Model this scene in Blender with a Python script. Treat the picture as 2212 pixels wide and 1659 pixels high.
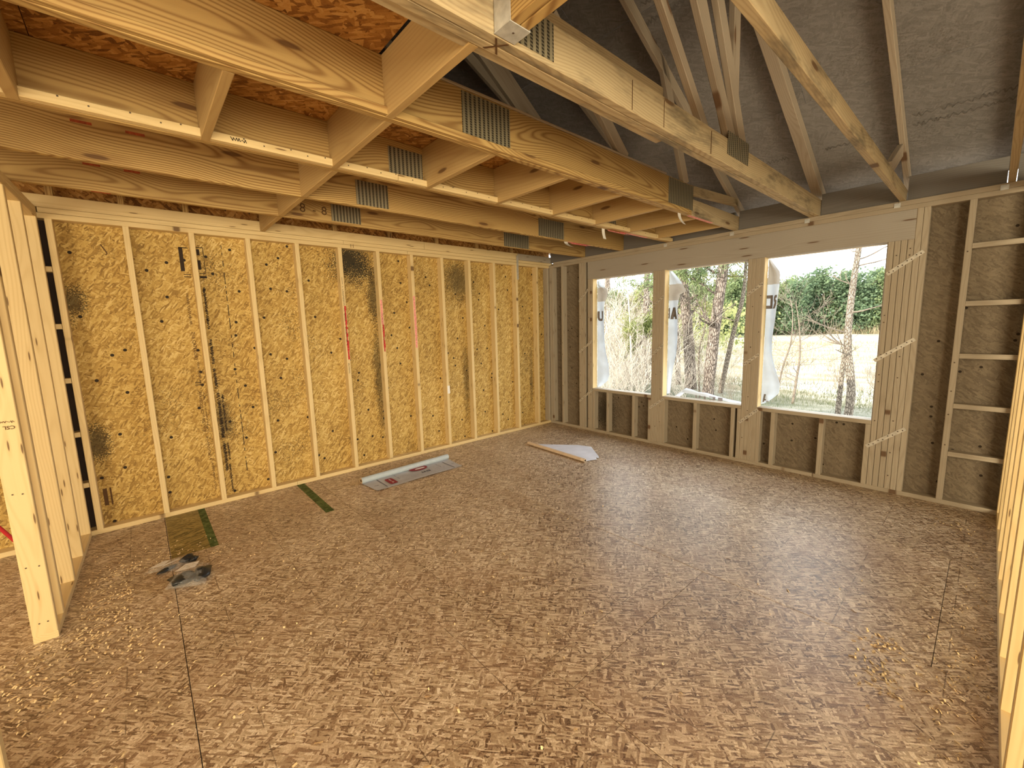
import bpy, math, random
import numpy as np
from mathutils import Matrix, Vector

# ------------------------------------------------------------------ camera, world, sun, exposure
scn = bpy.context.scene
COL = scn.collection
for o in list(bpy.data.objects):
    bpy.data.objects.remove(o)
cam_data = bpy.data.cameras.new('camera')
cam_data.sensor_width = 36.0
cam_data.sensor_fit = 'HORIZONTAL'
cam_data.lens = 14.805
cam_data.clip_start = 0.02
cam_data.clip_end = 500
cam = bpy.data.objects.new('camera', cam_data)
COL.objects.link(cam)
_r = Vector((0.74812084, -0.66303141, -0.02654351))
_u = Vector((0.11068648, 0.08525038, 0.99019234))
_f = Vector((0.65426578, 0.74372153, -0.1371662))
cam.matrix_world = Matrix(((_r.x, _u.x, -_f.x, -4.7466), (_r.y, _u.y, -_f.y, -4.4887),
                           (_r.z, _u.z, -_f.z, 1.5297), (0, 0, 0, 1)))
scn.camera = cam

world = bpy.data.worlds.new('sky')
scn.world = world
world.use_nodes = True
_bg = world.node_tree.nodes['Background']
_bg.inputs[0].default_value = (0.90, 0.96, 1.0, 1)
_bg.inputs[1].default_value = 4.2

sun_data = bpy.data.lights.new('sun', 'SUN')
sun_data.energy = 7.0
sun_data.angle = 0.01
sun_data.color = (1.0, 0.92, 0.78)
sun = bpy.data.objects.new('sun', sun_data)
COL.objects.link(sun)
sun.rotation_euler = Vector((0.88, -0.25, -0.37)).to_track_quat('-Z', 'Y').to_euler()


def area_light(name, loc, aim, sx, sy, power, color):
    d = bpy.data.lights.new(name, 'AREA')
    d.shape = 'RECTANGLE'
    d.size, d.size_y, d.energy, d.color = sx, sy, power, color
    o = bpy.data.objects.new(name, d)
    COL.objects.link(o)
    o.location = loc
    o.rotation_euler = (Vector(aim) - Vector(loc)).to_track_quat('-Z', 'Y').to_euler()
    return o


# added area lamps: one for inferred rear daylight, one to brighten the side room
area_light('rear_daylight_fill', (-5.4, -8.6, 1.6), (-3.6, 0.0, 1.1), 4.8, 2.0, 560, (1.0, 0.87, 0.60))
area_light('side_room_fill', (-8.6, -3.2, 1.5), (-5.4, -0.6, 1.3), 2.0, 1.8, 100, (1.0, 0.84, 0.56))

vs = scn.view_settings
vs.view_transform = 'Standard'
vs.look = 'None'
vs.exposure = 0.22
vs.gamma = 1.0
vs.use_curve_mapping = False

rng = random.Random(11)
nrg = np.random.default_rng(5)

# ------------------------------------------------------------------ material helpers


class NT:
    def __init__(self, name):
        self.m = bpy.data.materials.new(name)
        self.m.use_nodes = True
        self.t = self.m.node_tree
        self.bsdf = self.t.nodes['Principled BSDF']
        self.out = self.t.nodes['Material Output']

    def n(self, kind, **kw):
        nd = self.t.nodes.new(kind)
        for k, v in kw.items():
            setattr(nd, k, v)
        return nd

    def put(self, sock, v):
        if hasattr(v, 'is_linked') or isinstance(v, bpy.types.NodeSocket):
            self.t.links.new(v, sock)
        else:
            sock.default_value = v

    def math(self, op, a, b=0.0, c=0.0, clamp=False):
        nd = self.n('ShaderNodeMath', operation=op, use_clamp=clamp)
        self.put(nd.inputs[0], a)
        self.put(nd.inputs[1], b)
        self.put(nd.inputs[2], c)
        return nd.outputs[0]

    def vmath(self, op, a, b=(0, 0, 0)):
        nd = self.n('ShaderNodeVectorMath', operation=op)
        self.put(nd.inputs[0], a)
        self.put(nd.inputs[1], b)
        return nd.outputs['Value'] if op in ('DISTANCE', 'LENGTH', 'DOT_PRODUCT') else nd.outputs[0]

    def mapping(self, v, scale=(1, 1, 1), rot=(0, 0, 0), loc=(0, 0, 0)):
        nd = self.n('ShaderNodeMapping')
        self.put(nd.inputs[0], v)
        nd.inputs[1].default_value = loc
        nd.inputs[2].default_value = rot
        nd.inputs[3].default_value = scale
        return nd.outputs[0]

    def noise(self, v, scale=1.0, detail=2.0, rough=0.5, dims='3D'):
        nd = self.n('ShaderNodeTexNoise', noise_dimensions=dims)
        self.put(nd.inputs['Vector'], v)
        nd.inputs['Scale'].default_value = scale
        nd.inputs['Detail'].default_value = detail
        nd.inputs['Roughness'].default_value = rough
        return nd.outputs[0]

    def voro(self, v, scale=1.0, dims='2D', feature='F1'):
        nd = self.n('ShaderNodeTexVoronoi', voronoi_dimensions=dims, feature=feature)
        self.put(nd.inputs['Vector'], v)
        nd.inputs['Scale'].default_value = scale
        return nd

    def mix(self, f, a, b):
        nd = self.n('ShaderNodeMix', data_type='RGBA')
        self.put(nd.inputs[0], f)
        self.put(nd.inputs[6], a)
        self.put(nd.inputs[7], b)
        return nd.outputs[2]

    def mixf(self, f, a, b):
        nd = self.n('ShaderNodeMix', data_type='FLOAT')
        self.put(nd.inputs[0], f)
        self.put(nd.inputs[2], a)
        self.put(nd.inputs[3], b)
        return nd.outputs[0]

    def ramp(self, f, stops):
        nd = self.n('ShaderNodeValToRGB')
        self.put(nd.inputs[0], f)
        cr = nd.color_ramp
        while len(cr.elements) < len(stops):
            cr.elements.new(0.5)
        for e, (p, c) in zip(cr.elements, stops):
            e.position = p
            e.color = c if len(c) == 4 else (*c, 1)
        return nd.outputs[0]

    def smooth(self, v, lo, hi):
        nd = self.n('ShaderNodeMapRange', interpolation_type='SMOOTHSTEP')
        self.put(nd.inputs[0], v)
        nd.inputs[1].default_value = lo
        nd.inputs[2].default_value = hi
        return nd.outputs[0]

    def sep(self, v):
        nd = self.n('ShaderNodeSeparateXYZ')
        self.put(nd.inputs[0], v)
        return nd.outputs

    def comb(self, x, y, z):
        nd = self.n('ShaderNodeCombineXYZ')
        for s, v in zip(nd.inputs, (x, y, z)):
            self.put(s, v)
        return nd.outputs[0]

    def bump(self, h, strength, dist):
        nd = self.n('ShaderNodeBump')
        self.put(nd.inputs['Height'], h)
        nd.inputs['Strength'].default_value = strength
        nd.inputs['Distance'].default_value = dist
        self.t.links.new(nd.outputs[0], self.bsdf.inputs['Normal'])

    def objco(self, spread=(13.7, 7.3, 5.1)):
        tc = self.n('ShaderNodeTexCoord')
        oi = self.n('ShaderNodeObjectInfo')
        off = self.n('ShaderNodeVectorMath', operation='SCALE')
        off.inputs[0].default_value = spread
        self.put(off.inputs[3], oi.outputs['Random'])
        return self.vmath('ADD', tc.outputs['Object'], off.outputs[0]), oi.outputs['Random'], tc.outputs['Object']

    def done(self, color, rough=0.7, metal=0.0, spec=0.3):
        self.put(self.bsdf.inputs['Base Color'], color)
        self.put(self.bsdf.inputs['Roughness'], rough)
        self.bsdf.inputs['Metallic'].default_value = metal
        self.bsdf.inputs['Specular IOR Level'].default_value = spec
        return self.m


def mat_plain(name, color, rough=0.6, metal=0.0, var=0.12, scale=20.0, spec=0.3):
    g = NT(name)
    co, rnd, raw = g.objco()
    nz = g.noise(co, scale, 3.0)
    c1 = tuple(c * (1 - var) for c in color)
    c2 = tuple(min(1, c * (1 + var)) for c in color)
    return g.done(g.ramp(nz, [(0.3, c1), (0.7, c2)]), rough, metal, spec)


def mat_osb(name, stops, flake=(9.0, 40.0), layers=5, contrast=0.9, rough=0.75, bump=0.5, molds=(), spots=0.0,
            lines=None, spec=0.25, speckle=0.0, tint=None, spin=0.0, fine_amt=0.25):
    """oriented strand board: overlapping layers of long thin flakes"""
    g = NT(name)
    co, rnd, raw = g.objco()
    wob = g.noise(co, 7.0, 2.0)
    cw = g.vmath('ADD', co, g.comb(g.math('MULTIPLY', wob, 0.04), g.math('MULTIPLY', wob, -0.03), 0.0))
    angs = [0.25, 1.25, -0.55, 2.15, 0.75, -1.15, 1.75]
    tone = None
    for i in range(layers):
        k = 1.0 + 0.22 * ((i * 2) % 3 - 1)
        v = g.mapping(g.mapping(cw, (1, 1, 1), (0, 0, angs[i] + spin)), (flake[0] * k, flake[1] * k, 1), (0, 0, 0),
                      (3.1 * i, 1.7 * i, 0))
        vo = g.voro(v)
        cs = g.sep(vo.outputs['Color'])
        if tone is None:
            tone = cs[0]
        else:
            keep = g.math('GREATER_THAN', cs[1], 0.52)
            tone = g.mixf(keep, tone, cs[0])
        last = v
    fib = g.noise(g.mapping(last, (1.5, 8, 1)), 1.0, 2.0)
    fine = g.noise(co, 160.0, 2.0)
    big = g.noise(co, 1.3, 2.0)
    t2 = g.math('ADD', g.math('MULTIPLY', tone, contrast * 0.62), g.math('MULTIPLY', fib, 0.30))
    t2 = g.math('ADD', t2, g.math('MULTIPLY', g.math('SUBTRACT', fine, 0.5), fine_amt))
    t2 = g.math('ADD', t2, g.math('MULTIPLY', g.math('SUBTRACT', big, 0.5), 0.35))
    col = g.ramp(t2, stops)
    if tint:
        sel = g.smooth(g.noise(co, 2.2, 3.0), 0.50, 0.66)
        col = g.mix(g.math('MULTIPLY', sel, tint[1]), col, tint[0])
    geo = g.n('ShaderNodeNewGeometry')
    pos = geo.outputs['Position']
    if speckle:
        sp = g.noise(co, 95.0, 1.0)
        zone = g.smooth(g.noise(co, 1.9, 3.0), 0.48, 0.70)
        m = g.math('MULTIPLY', g.smooth(sp, 0.54, 0.62), g.math('MULTIPLY', zone, speckle))
        col = g.mix(m, col, (0.07, 0.045, 0.02, 1))
    if spots:
        sv = g.voro(co, 4.6)
        m = g.math('LESS_THAN', sv.outputs['Distance'], spots)
        cs = g.sep(sv.outputs['Color'])
        m = g.math('MULTIPLY', m, g.math('GREATER_THAN', cs[2], 0.35))
        col = g.mix(m, col, (0.03, 0.02, 0.012, 1))
    if molds:
        n1 = g.noise(pos, 6.0, 3.0)
        n2 = g.noise(pos, 110.0, 1.0)
    for (mx, my, mz, rad, sx, amt) in molds:
        d = g.vmath('MULTIPLY', g.vmath('SUBTRACT', pos, (mx, my, mz)), (1.0 / sx, 1, 1))
        ln = g.vmath('LENGTH', d)
        edge = g.math('SUBTRACT', 1.0, g.math('DIVIDE', ln, rad))
        k = g.math('ADD', edge, g.math('MULTIPLY', g.math('SUBTRACT', n1, 0.5), 0.9))
        k = g.math('ADD', k, g.math('MULTIPLY', g.math('SUBTRACT', n2, 0.5), 2.2))
        m = g.math('MULTIPLY', g.smooth(k, 0.25, 0.6), amt)
        col = g.mix(m, col, (0.025, 0.022, 0.014, 1))
    if lines:
        xs, ys, wd, lc, amt = lines
        s = g.sep(pos)
        tot = None
        for ax, off, step in ((0, xs[0], xs[1]), (1, ys[0], ys[1])):
            f = g.math('PINGPONG', g.math('ADD', s[ax], -off), step / 2)
            li = g.math('LESS_THAN', f, wd)
            tot = li if tot is None else g.math('MAXIMUM', tot, li)
        brk = g.smooth(g.noise(pos, 9.0, 3.0), 0.46, 0.56)
        col = g.mix(g.math('MULTIPLY', g.math('MULTIPLY', tot, brk), amt), col, lc)
    g.bump(g.math('ADD', tone, g.math('MULTIPLY', fib, 0.5)), bump, 0.0012)
    return g.done(col, rough, 0.0, spec)


def mat_wood(name, light, dark, ring=950.0, amount=0.6, knots=True, rough=0.65, stain=None, stain_amt=0.0, grainy=0.35,
             wander=0.06, big=0.25, kscale=(1.5, 6.5)):
    """sawn softwood, grain along the local X axis"""
    g = NT(name)
    co, rnd, raw = g.objco((31.0, 0.0, 0.0))
    s = g.sep(co)
    wan = g.noise(g.comb(g.math('MULTIPLY', s[0], 0.9), g.math('MULTIPLY', rnd, 40.0), 0.0), 1.0, 1.0)
    wan = g.math('MULTIPLY', g.math('SUBTRACT', wan, 0.5), wander * 4)
    nz = g.noise(g.mapping(co, (1.6, 9.0, 9.0)), 1.0, 2.0)
    yy = g.math('ADD', g.math('ADD', s[1], wan), g.math('MULTIPLY', g.math('SUBTRACT', rnd, 0.5), 0.16))
    zz = g.math('ADD', s[2], g.math('ADD', 0.05, g.math('MULTIPLY', wan, 0.4)))
    r = g.math('SQRT', g.math('ADD', g.math('MULTIPLY', yy, yy), g.math('MULTIPLY', zz, zz)))
    r = g.math('ADD', r, g.math('MULTIPLY', nz, 0.020))
    w = g.math('SINE', g.math('MULTIPLY', r, ring))
    w = g.math('POWER', g.math('ADD', g.math('MULTIPLY', w, 0.5), 0.5), 2.2)
    fib = g.noise(g.mapping(co, (5.0, 170.0, 170.0)), 1.0, 2.0)
    tone = g.noise(g.mapping(co, (0.8, 6.0, 6.0)), 1.0, 2.0)
    t = g.math('ADD', g.math('MULTIPLY', w, amount), g.math('MULTIPLY', g.math('SUBTRACT', fib, 0.45), grainy))
    t = g.math('ADD', t, g.math('MULTIPLY', g.math('SUBTRACT', tone, 0.5), big * 2), clamp=True)
    col = g.mix(t, (*light, 1), (*dark, 1))
    col = g.mix(g.math('MULTIPLY', rnd, 0.28), col, (*[0.55 * a + 0.45 * b for a, b in zip(light, dark)], 1))
    if knots:
        kv = g.voro(g.mapping(co, (kscale[0], kscale[1], 1.0), (0, 0, 0), (0.3, 0.37, 0)), 1.0, '2D')
        kd = kv.outputs['Distance']
        kd = g.math('ADD', kd, g.math('MULTIPLY', g.math('SUBTRACT', nz, 0.5), 0.05))
        m = g.smooth(kd, 0.10, 0.05)
        m2 = g.smooth(kd, 0.30, 0.08)
        kc = g.sep(kv.outputs['Color'])
        sel = g.math('GREATER_THAN', kc[0], 0.62)
        col = g.mix(g.math('MULTIPLY', g.math('MULTIPLY', m2, sel), 0.35), col, (*dark, 1))
        col = g.mix(g.math('MULTIPLY', g.math('MULTIPLY', m, sel), 0.85), col, (0.11, 0.05, 0.018, 1))
    if stain:
        z = g.smooth(g.noise(g.mapping(co, (2.2, 9.0, 9.0)), 1.0, 4.0, 0.7), 0.46, 0.72)
        col = g.mix(g.math('MULTIPLY', z, stain_amt), col, (*stain, 1))
    g.bump(g.math('ADD', fib, w), 0.12, 0.001)
    return g.done(col, rough, 0.0, 0.3)


STUD = mat_wood('stud_pine', (0.71, 0.55, 0.29), (0.52, 0.36, 0.155), ring=520, amount=0.30, grainy=0.30, kscale=(3.0, 24.0))
STUD_B = mat_wood('stud_pine_shaded', (0.42, 0.36, 0.275), (0.29, 0.235, 0.165), ring=520, amount=0.35, grainy=0.35, kscale=(3.0, 24.0))  # greyed and darkened in colour for haze and weaker light on the window wall
CHORD = mat_wood('chord_pine', (0.50, 0.34, 0.13), (0.22, 0.11, 0.032), ring=560, amount=0.85, grainy=0.25, wander=0.09)
CHORD_W = mat_wood('chord_weathered', (0.50, 0.40, 0.24), (0.31, 0.22, 0.12), ring=640, amount=0.5, grainy=0.35,
                   stain=(0.10, 0.085, 0.06), stain_amt=0.75)
EAVE = mat_wood('eave_board_grey', (0.20, 0.185, 0.17), (0.13, 0.12, 0.11), ring=420, amount=0.3, knots=False)
BLOCK = mat_wood('blocking_pine', (0.49, 0.34, 0.15), (0.35, 0.21, 0.08), ring=420, amount=0.35, grainy=0.2)
WEB = mat_wood('truss_web', (0.40, 0.33, 0.25), (0.26, 0.20, 0.14), ring=600, amount=0.4)
HEADER = mat_wood('header_pine', (0.39, 0.355, 0.31), (0.29, 0.26, 0.215), ring=420, amount=0.35, kscale=(1.6, 14.0))  # header tone painted down too: haze grey and shade in the colour
OSB_STOPS = [(0.08, (0.22, 0.125, 0.035)), (0.34, (0.43, 0.27, 0.075)), (0.58, (0.57, 0.39, 0.125)),
             (0.84, (0.76, 0.58, 0.26))]
OSB_A = mat_osb('wall_osb', OSB_STOPS, (26, 100), spots=0.055, speckle=0.75, layers=6, spin=0.5,
                molds=[(-2.94, 0.09, 2.24, 0.34, 1.0, 0.95), (-1.57, 0.09, 2.12, 0.42, 0.8, 0.72),
                       (-5.07, 0.09, 1.8, 0.20, 0.55, 0.75), (-5.07, 0.09, 0.7, 0.22, 0.5, 0.75),
                       (-4.23, 0.09, 0.75, 0.28, 0.35, 0.6), (-2.73, 0.09, 1.0, 0.9, 0.10, 0.7),
                       (-2.73, 0.09, 1.9, 0.5, 0.2, 0.7), (-1.52, 0.09, 0.8, 0.7, 0.12, 0.6),
                       (-0.32, 0.09, 0.7, 0.6, 0.1, 0.6)])
OSB_B = mat_osb('wall_osb_shaded', [(0.10, (0.13, 0.10, 0.068)), (0.36, (0.22, 0.175, 0.12)), (0.60, (0.28, 0.23, 0.165)),  # window wall's haze and shade are painted into this board colour
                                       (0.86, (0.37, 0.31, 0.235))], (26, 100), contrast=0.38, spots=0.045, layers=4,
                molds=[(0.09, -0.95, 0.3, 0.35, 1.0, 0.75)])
OSB_ROOF = mat_osb('roof_osb', [(0.10, (0.16, 0.15, 0.145)), (0.36, (0.25, 0.237, 0.232)), (0.60, (0.31, 0.295, 0.29)),
                                (0.86, (0.40, 0.38, 0.375))], (18, 80), contrast=0.30, speckle=0.3, layers=3)
OSB_ATTIC = mat_osb('attic_osb', [(0.10, (0.14, 0.055, 0.012)), (0.36, (0.33, 0.15, 0.035)), (0.60, (0.50, 0.26, 0.07)),
                                  (0.86, (0.68, 0.42, 0.16))], (17, 64), layers=5)
OSB_FLOOR = mat_osb('floor_osb', [(0.06, (0.085, 0.046, 0.025)), (0.30, (0.30, 0.20, 0.125)), (0.54, (0.465, 0.36, 0.24)),
                                  (0.76, (0.66, 0.53, 0.385)), (0.94, (0.88, 0.78, 0.62))], (24, 125), layers=5, contrast=1.12, fine_amt=0.5,
                    bump=0.55, rough=0.36, spec=0.5, tint=((0.40, 0.25, 0.16, 1), 0.18),
                    lines=((-4.95, 0.4064), (-2.86, 0.4064), 0.0022, (0.10, 0.06, 0.035, 1), 0.7))
OSB_GREEN = mat_osb('floor_osb_green', [(0.10, (0.10, 0.075, 0.02)), (0.36, (0.23, 0.17, 0.05)), (0.60, (0.33, 0.25, 0.08)),
                                        (0.86, (0.48, 0.38, 0.17))], (10, 62), layers=6, rough=0.5, spec=0.45)
GREEN = mat_osb('green_edge_paint', [(0.10, (0.035, 0.05, 0.012)), (0.45, (0.075, 0.115, 0.03)), (0.86, (0.17, 0.20, 0.07))],
                (10, 62), layers=5)
INK = mat_plain('black_ink', (0.035, 0.022, 0.014), 0.8)
INK_BROWN = mat_plain('brown_ink', (0.10, 0.05, 0.02), 0.8)
BRICK = mat_plain('red_crayon', (0.38, 0.085, 0.03), 0.7, var=0.35, scale=60)
RED = mat_plain('red_marker', (0.50, 0.035, 0.03), 0.7, var=0.35, scale=60)
PINK = mat_plain('pink_marker', (0.75, 0.30, 0.26), 0.7, var=0.25, scale=60)
PAPER = mat_plain('white_paper', (0.80, 0.78, 0.74), 0.7, var=0.05)


def mat_steel(name, base=(0.31, 0.275, 0.185), rows=36.0, slots=True):
    g = NT(name)
    co, rnd, raw = g.objco((0, 0, 0))
    s = g.sep(raw)
    a = g.math('SINE', g.math('MULTIPLY', s[0], rows * 6.2832))
    b = g.math('SINE', g.math('ADD', g.math('MULTIPLY', s[1], rows * 2.4 * 6.2832), g.math('MULTIPLY', s[0], rows * 3.14)))
    nz = g.noise(co, 30, 3)
    if slots:
        m = g.math('MULTIPLY', g.smooth(a, -0.25, 0.35), g.math('ADD', 0.45, g.math('MULTIPLY', g.smooth(b, -0.5, 0.2), 0.55)))
        col = g.mix(m, (*base, 1), (0.035, 0.03, 0.022, 1))
        g.bump(m, 0.6, 0.002)
    else:
        col = g.ramp(nz, [(0.3, tuple(c * 0.8 for c in base)), (0.7, tuple(c * 1.15 for c in base))])
    return g.done(col, 0.42, 0.35, 0.5)


PLATE = mat_steel('punched_steel_plate')
GALV = mat_steel('galvanised_steel', (0.60, 0.62, 0.62), slots=False)
STRAP = mat_steel('strap_steel', (0.56, 0.53, 0.46), slots=False)
NAIL = mat_plain('nail_head', (0.10, 0.07, 0.05), 0.5, 0.4)

# ------------------------------------------------------------------ object helpers
WM = {}
MESH = {}


def link(name, data, mw, parent=None):
    o = bpy.data.objects.new(name, data)
    COL.objects.link(o)
    if parent is not None:
        o.parent = parent
        o.matrix_basis = WM[parent.name].inverted() @ mw
    else:
        o.matrix_basis = mw
    WM[o.name] = mw
    return o


def tag(o, label, cat, group=None, kind=None):
    o['label'] = label
    o['category'] = cat
    if group:
        o['group'] = group
    if kind:
        o['kind'] = kind
    return o


def empty(name, loc, label, cat, group=None, kind=None):
    o = link(name, None, Matrix.Translation(loc))
    o.empty_display_size = 0.1
    return tag(o, label, cat, group, kind)


def board_mesh(L, w, t, ch, mat):
    key = (round(L, 4), round(w, 4), round(t, 4), ch, mat.name)
    if key in MESH:
        return MESH[key]
    a, b = w / 2, t / 2
    c = min(ch, b * 0.4, a * 0.4)
    sec = [(-a + c, -b), (a - c, -b), (a, -b + c), (a, b - c), (a - c, b), (-a + c, b), (-a, b - c), (-a, -b + c)]
    vs_ = [(-L / 2, y, z) for y, z in sec] + [(L / 2, y, z) for y, z in sec]
    fs = [tuple(range(7, -1, -1)), tuple(range(8, 16))]
    for i in range(8):
        j = (i + 1) % 8
        fs.append((i, j, 8 + j, 8 + i))
    me = bpy.data.meshes.new('board')
    me.from_pydata(vs_, [], fs)
    me.materials.append(mat)
    me.update()
    MESH[key] = me
    return me


def board(name, parent, p, q, w, t, wdir, mat, ch=0.003):
    p, q = Vector(p), Vector(q)
    x = (q - p)
    L = x.length
    x.normalize()
    y = Vector(wdir)
    y = (y - x * y.dot(x)).normalized()
    z = x.cross(y)
    m = Matrix.Translation((p + q) / 2) @ Matrix((x, y, z)).transposed().to_4x4()
    return link(name, board_mesh(L, w, t, ch, mat), m, parent)


AX = [Vector((1, 0, 0)), Vector((0, 1, 0)), Vector((0, 0, 1))]


def bx(name, parent, X, Y, Z, mat, ch=0.003, length=None):
    lo = [min(v) for v in (X, Y, Z)]
    hi = [max(v) for v in (X, Y, Z)]
    d = [h - l for l, h in zip(lo, hi)]
    order = sorted(range(3), key=lambda i: -d[i])
    if length is not None:
        order.remove(length)
        order = [length] + order
    c = Vector([(l + h) / 2 for l, h in zip(lo, hi)])
    ax = AX[order[0]]
    return board(name, parent, c - ax * d[order[0]] / 2, c + ax * d[order[0]] / 2, d[order[1]], d[order[2]], AX[order[1]], mat, ch)


def mesh_obj(name, verts, faces, mat, parent=None, smooth=False, mw=None, mats=None, idx=None):
    me = bpy.data.meshes.new(name)
    me.from_pydata([tuple(v) for v in verts], [], faces)
    for m in (mats or [mat]):
        me.materials.append(m)
    if idx is not None:
        me.polygons.foreach_set('material_index', idx)
    if smooth:
        me.polygons.foreach_set('use_smooth', [True] * len(me.polygons))
    me.update()
    return link(name, me, mw if mw is not None else Matrix.Identity(4), parent)


def prism(name, parent, pts, axis, lo, hi, mat):
    """polygon pts (in the two axes other than axis) extruded along axis"""
    n = len(pts)
    vs_ = []
    for h in (lo, hi):
        for a, b in pts:
            v = [a, b]
            v.insert(axis, h)
            vs_.append(v)
    fs = [tuple(range(n)), tuple(range(2 * n - 1, n - 1, -1))]
    for i in range(n):
        j = (i + 1) % n
        fs.append((i, n + i, n + j, j))
    return mesh_obj(name, vs_, fs, mat, parent)


def tube_data(pts, rad, sides=6, cap=True):
    P = [Vector(p) for p in pts]
    vs_, fs = [], []
    up = Vector((0.13, 0.31, 0.94))
    for i, p in enumerate(P):
        d = (P[min(i + 1, len(P) - 1)] - P[max(i - 1, 0)]).normalized()
        a = d.cross(up)
        if a.length < 0.05:
            a = d.cross(Vector((1, 0, 0)))
        a.normalize()
        b = d.cross(a)
        r = rad[i] if hasattr(rad, '__len__') else rad
        for k in range(sides):
            t = 2 * math.pi * k / sides
            vs_.append(p + a * (r * math.cos(t)) + b * (r * math.sin(t)))
    for i in range(len(P) - 1):
        for k in range(sides):
            l = (k + 1) % sides
            fs.append((i * sides + k, i * sides + l, (i + 1) * sides + l, (i + 1) * sides + k))
    if cap:
        fs.append(tuple(range(sides - 1, -1, -1)))
        fs.append(tuple(range((len(P) - 1) * sides, len(P) * sides)))
    return vs_, fs


def merge(parts):
    V, F, n = [], [], 0
    for v, f in parts:
        V += list(v)
        F += [tuple(i + n for i in t) for t in f]
        n += len(v)
    return V, F


def text_obj(name, parent, body, size, origin, xdir, ydir, mat, bold=0.0, spacing=1.0, thick=0.0006):
    cu = bpy.data.curves.new(name, 'FONT')
    cu.body = body
    cu.size = size
    cu.offset = bold
    cu.extrude = thick
    cu.space_character = spacing
    cu.resolution_u = 2
    tmp = bpy.data.objects.new('tmp_text', cu)
    COL.objects.link(tmp)
    dg = bpy.context.evaluated_depsgraph_get()
    me = bpy.data.meshes.new_from_object(tmp.evaluated_get(dg))
    bpy.data.objects.remove(tmp)
    bpy.data.curves.remove(cu)
    me.materials.clear()
    me.materials.append(mat)
    x, y = Vector(xdir).normalized(), Vector(ydir).normalized()
    z = x.cross(y)
    m = Matrix.Translation(origin) @ Matrix((x, y, z)).transposed().to_4x4()
    return link(name, me, m, parent)


# ------------------------------------------------------------------ floor
floor = empty('floor', (-2.5, -2.3, 0), 'brown oriented strand board subfloor of the unfinished room', 'floor', kind='structure')
xs = [-10.84, -9.62, -8.40, -7.18, -5.96, -4.74, -3.52, -2.30, -1.08, 0.10]
for i in range(len(xs) - 1):
    y1 = 0.10
    first = 0.98 if xs[i] == -4.74 else (2.1 if i % 2 else 1.1)
    ys = [y1, y1 - first]
    while ys[-1] > -8.8:
        ys.append(ys[-1] - 2.44)
    for k in range(len(ys) - 1):
        mt = OSB_FLOOR
        p = bx('floor_panel', floor, (xs[i] + 0.0014, xs[i + 1] - 0.0014), (ys[k] - 0.0012, ys[k + 1] + 0.0012),
               (-0.018, -0.0005 if (i + k) % 2 else 0.0), mt, 0.0012, length=1)
        if xs[i] == -4.74 and k == 0:
            bx('painted_edge', p, (-4.735, -4.50), (0.0, -0.878), (0.0, 0.0006), OSB_GREEN, 0.0001, length=1)
            bx('painted_stripe', p, (-4.515, -4.465), (0.0, -0.878), (0.0, 0.0009), GREEN, 0.0001)
            bx('painted_stripe', p, (-3.71, -3.64), (0.0, -0.878), (0.0, 0.0009), GREEN, 0.0001)
bx('floor_joist_deck', floor, (-10.9, 0.1), (-9.0, 0.1), (-0.06, -0.02), OSB_ROOF)

# ------------------------------------------------------------------ wall with the long row of studs (left in the view)
ZT = 2.366
wall_left = empty('wall_left', (-2.6, 0.05, 0), 'long stud wall with golden strand board sheathing and black mould spots', 'wall', kind='structure')
bx('bottom_plate', wall_left, (-3.70, 0.0), (0.0, 0.089), (0, 0.038), STUD)
bx('bottom_plate', wall_left, (-10.8, -3.702), (0.0, 0.089), (0, 0.038), STUD)
for x0, x1 in ((-2.33, 0.0), (-5.27, -2.333), (-10.8, -5.273)):
    bx('top_plate', wall_left, (x0, x1), (0.0, 0.089), (ZT, ZT + 0.0375), STUD)
for x0, x1 in ((-3.05, 0.089), (-5.17, -3.052), (-10.8, -5.36)):
    bx('top_plate', wall_left, (x0, x1), (0.004, 0.091), (ZT + 0.0395, ZT + 0.0755), STUD)
stud_x = [-(0.2292 + 0.4064 * (12 - n)) for n in range(13)]
studsA = []
for n, x in enumerate(stud_x):
    studsA.append(bx('stud', wall_left, (x - 0.038, x), (0.0, 0.089), (0.038, ZT), STUD))
bx('stud', wall_left, (-0.038, 0.0), (0.0, 0.089), (0.038, ZT), STUD_B)
for x in (-5.36, -5.77, -6.17, -6.58, -6.98, -7.4, -7.8, -8.2, -8.6, -9.0):
    bx('stud', wall_left, (x - 0.038, x), (0.0, 0.089), (0.038, ZT), STUD)
for z in (2.017, 1.61, 1.212, 0.802, 0.405):
    bx('nailer_block', wall_left, (-5.358, -5.146), (0.0, 0.089), (z - 0.019, z + 0.019), STUD)
bx('bay_shade_strip', wall_left, (-5.357, -5.145), (0.085, 0.0885), (0.04, ZT), mat_plain('bay_shade', (0.022, 0.013, 0.009), 0.95), 0.0005)  # near-black strip added to paint the shade deep in this bay
px = [-10.9, -9.19, -7.97, -6.75, -5.53, -4.31, -3.091, -1.871, -0.652, 0.1]
for i in range(len(px) - 1):
    bx('sheathing_panel', wall_left, (px[i] + 0.0015, px[i + 1] - 0.0015), (0.0895, 0.1005), (-0.02, 2.441), OSB_A, 0.0005, length=2)
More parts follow.
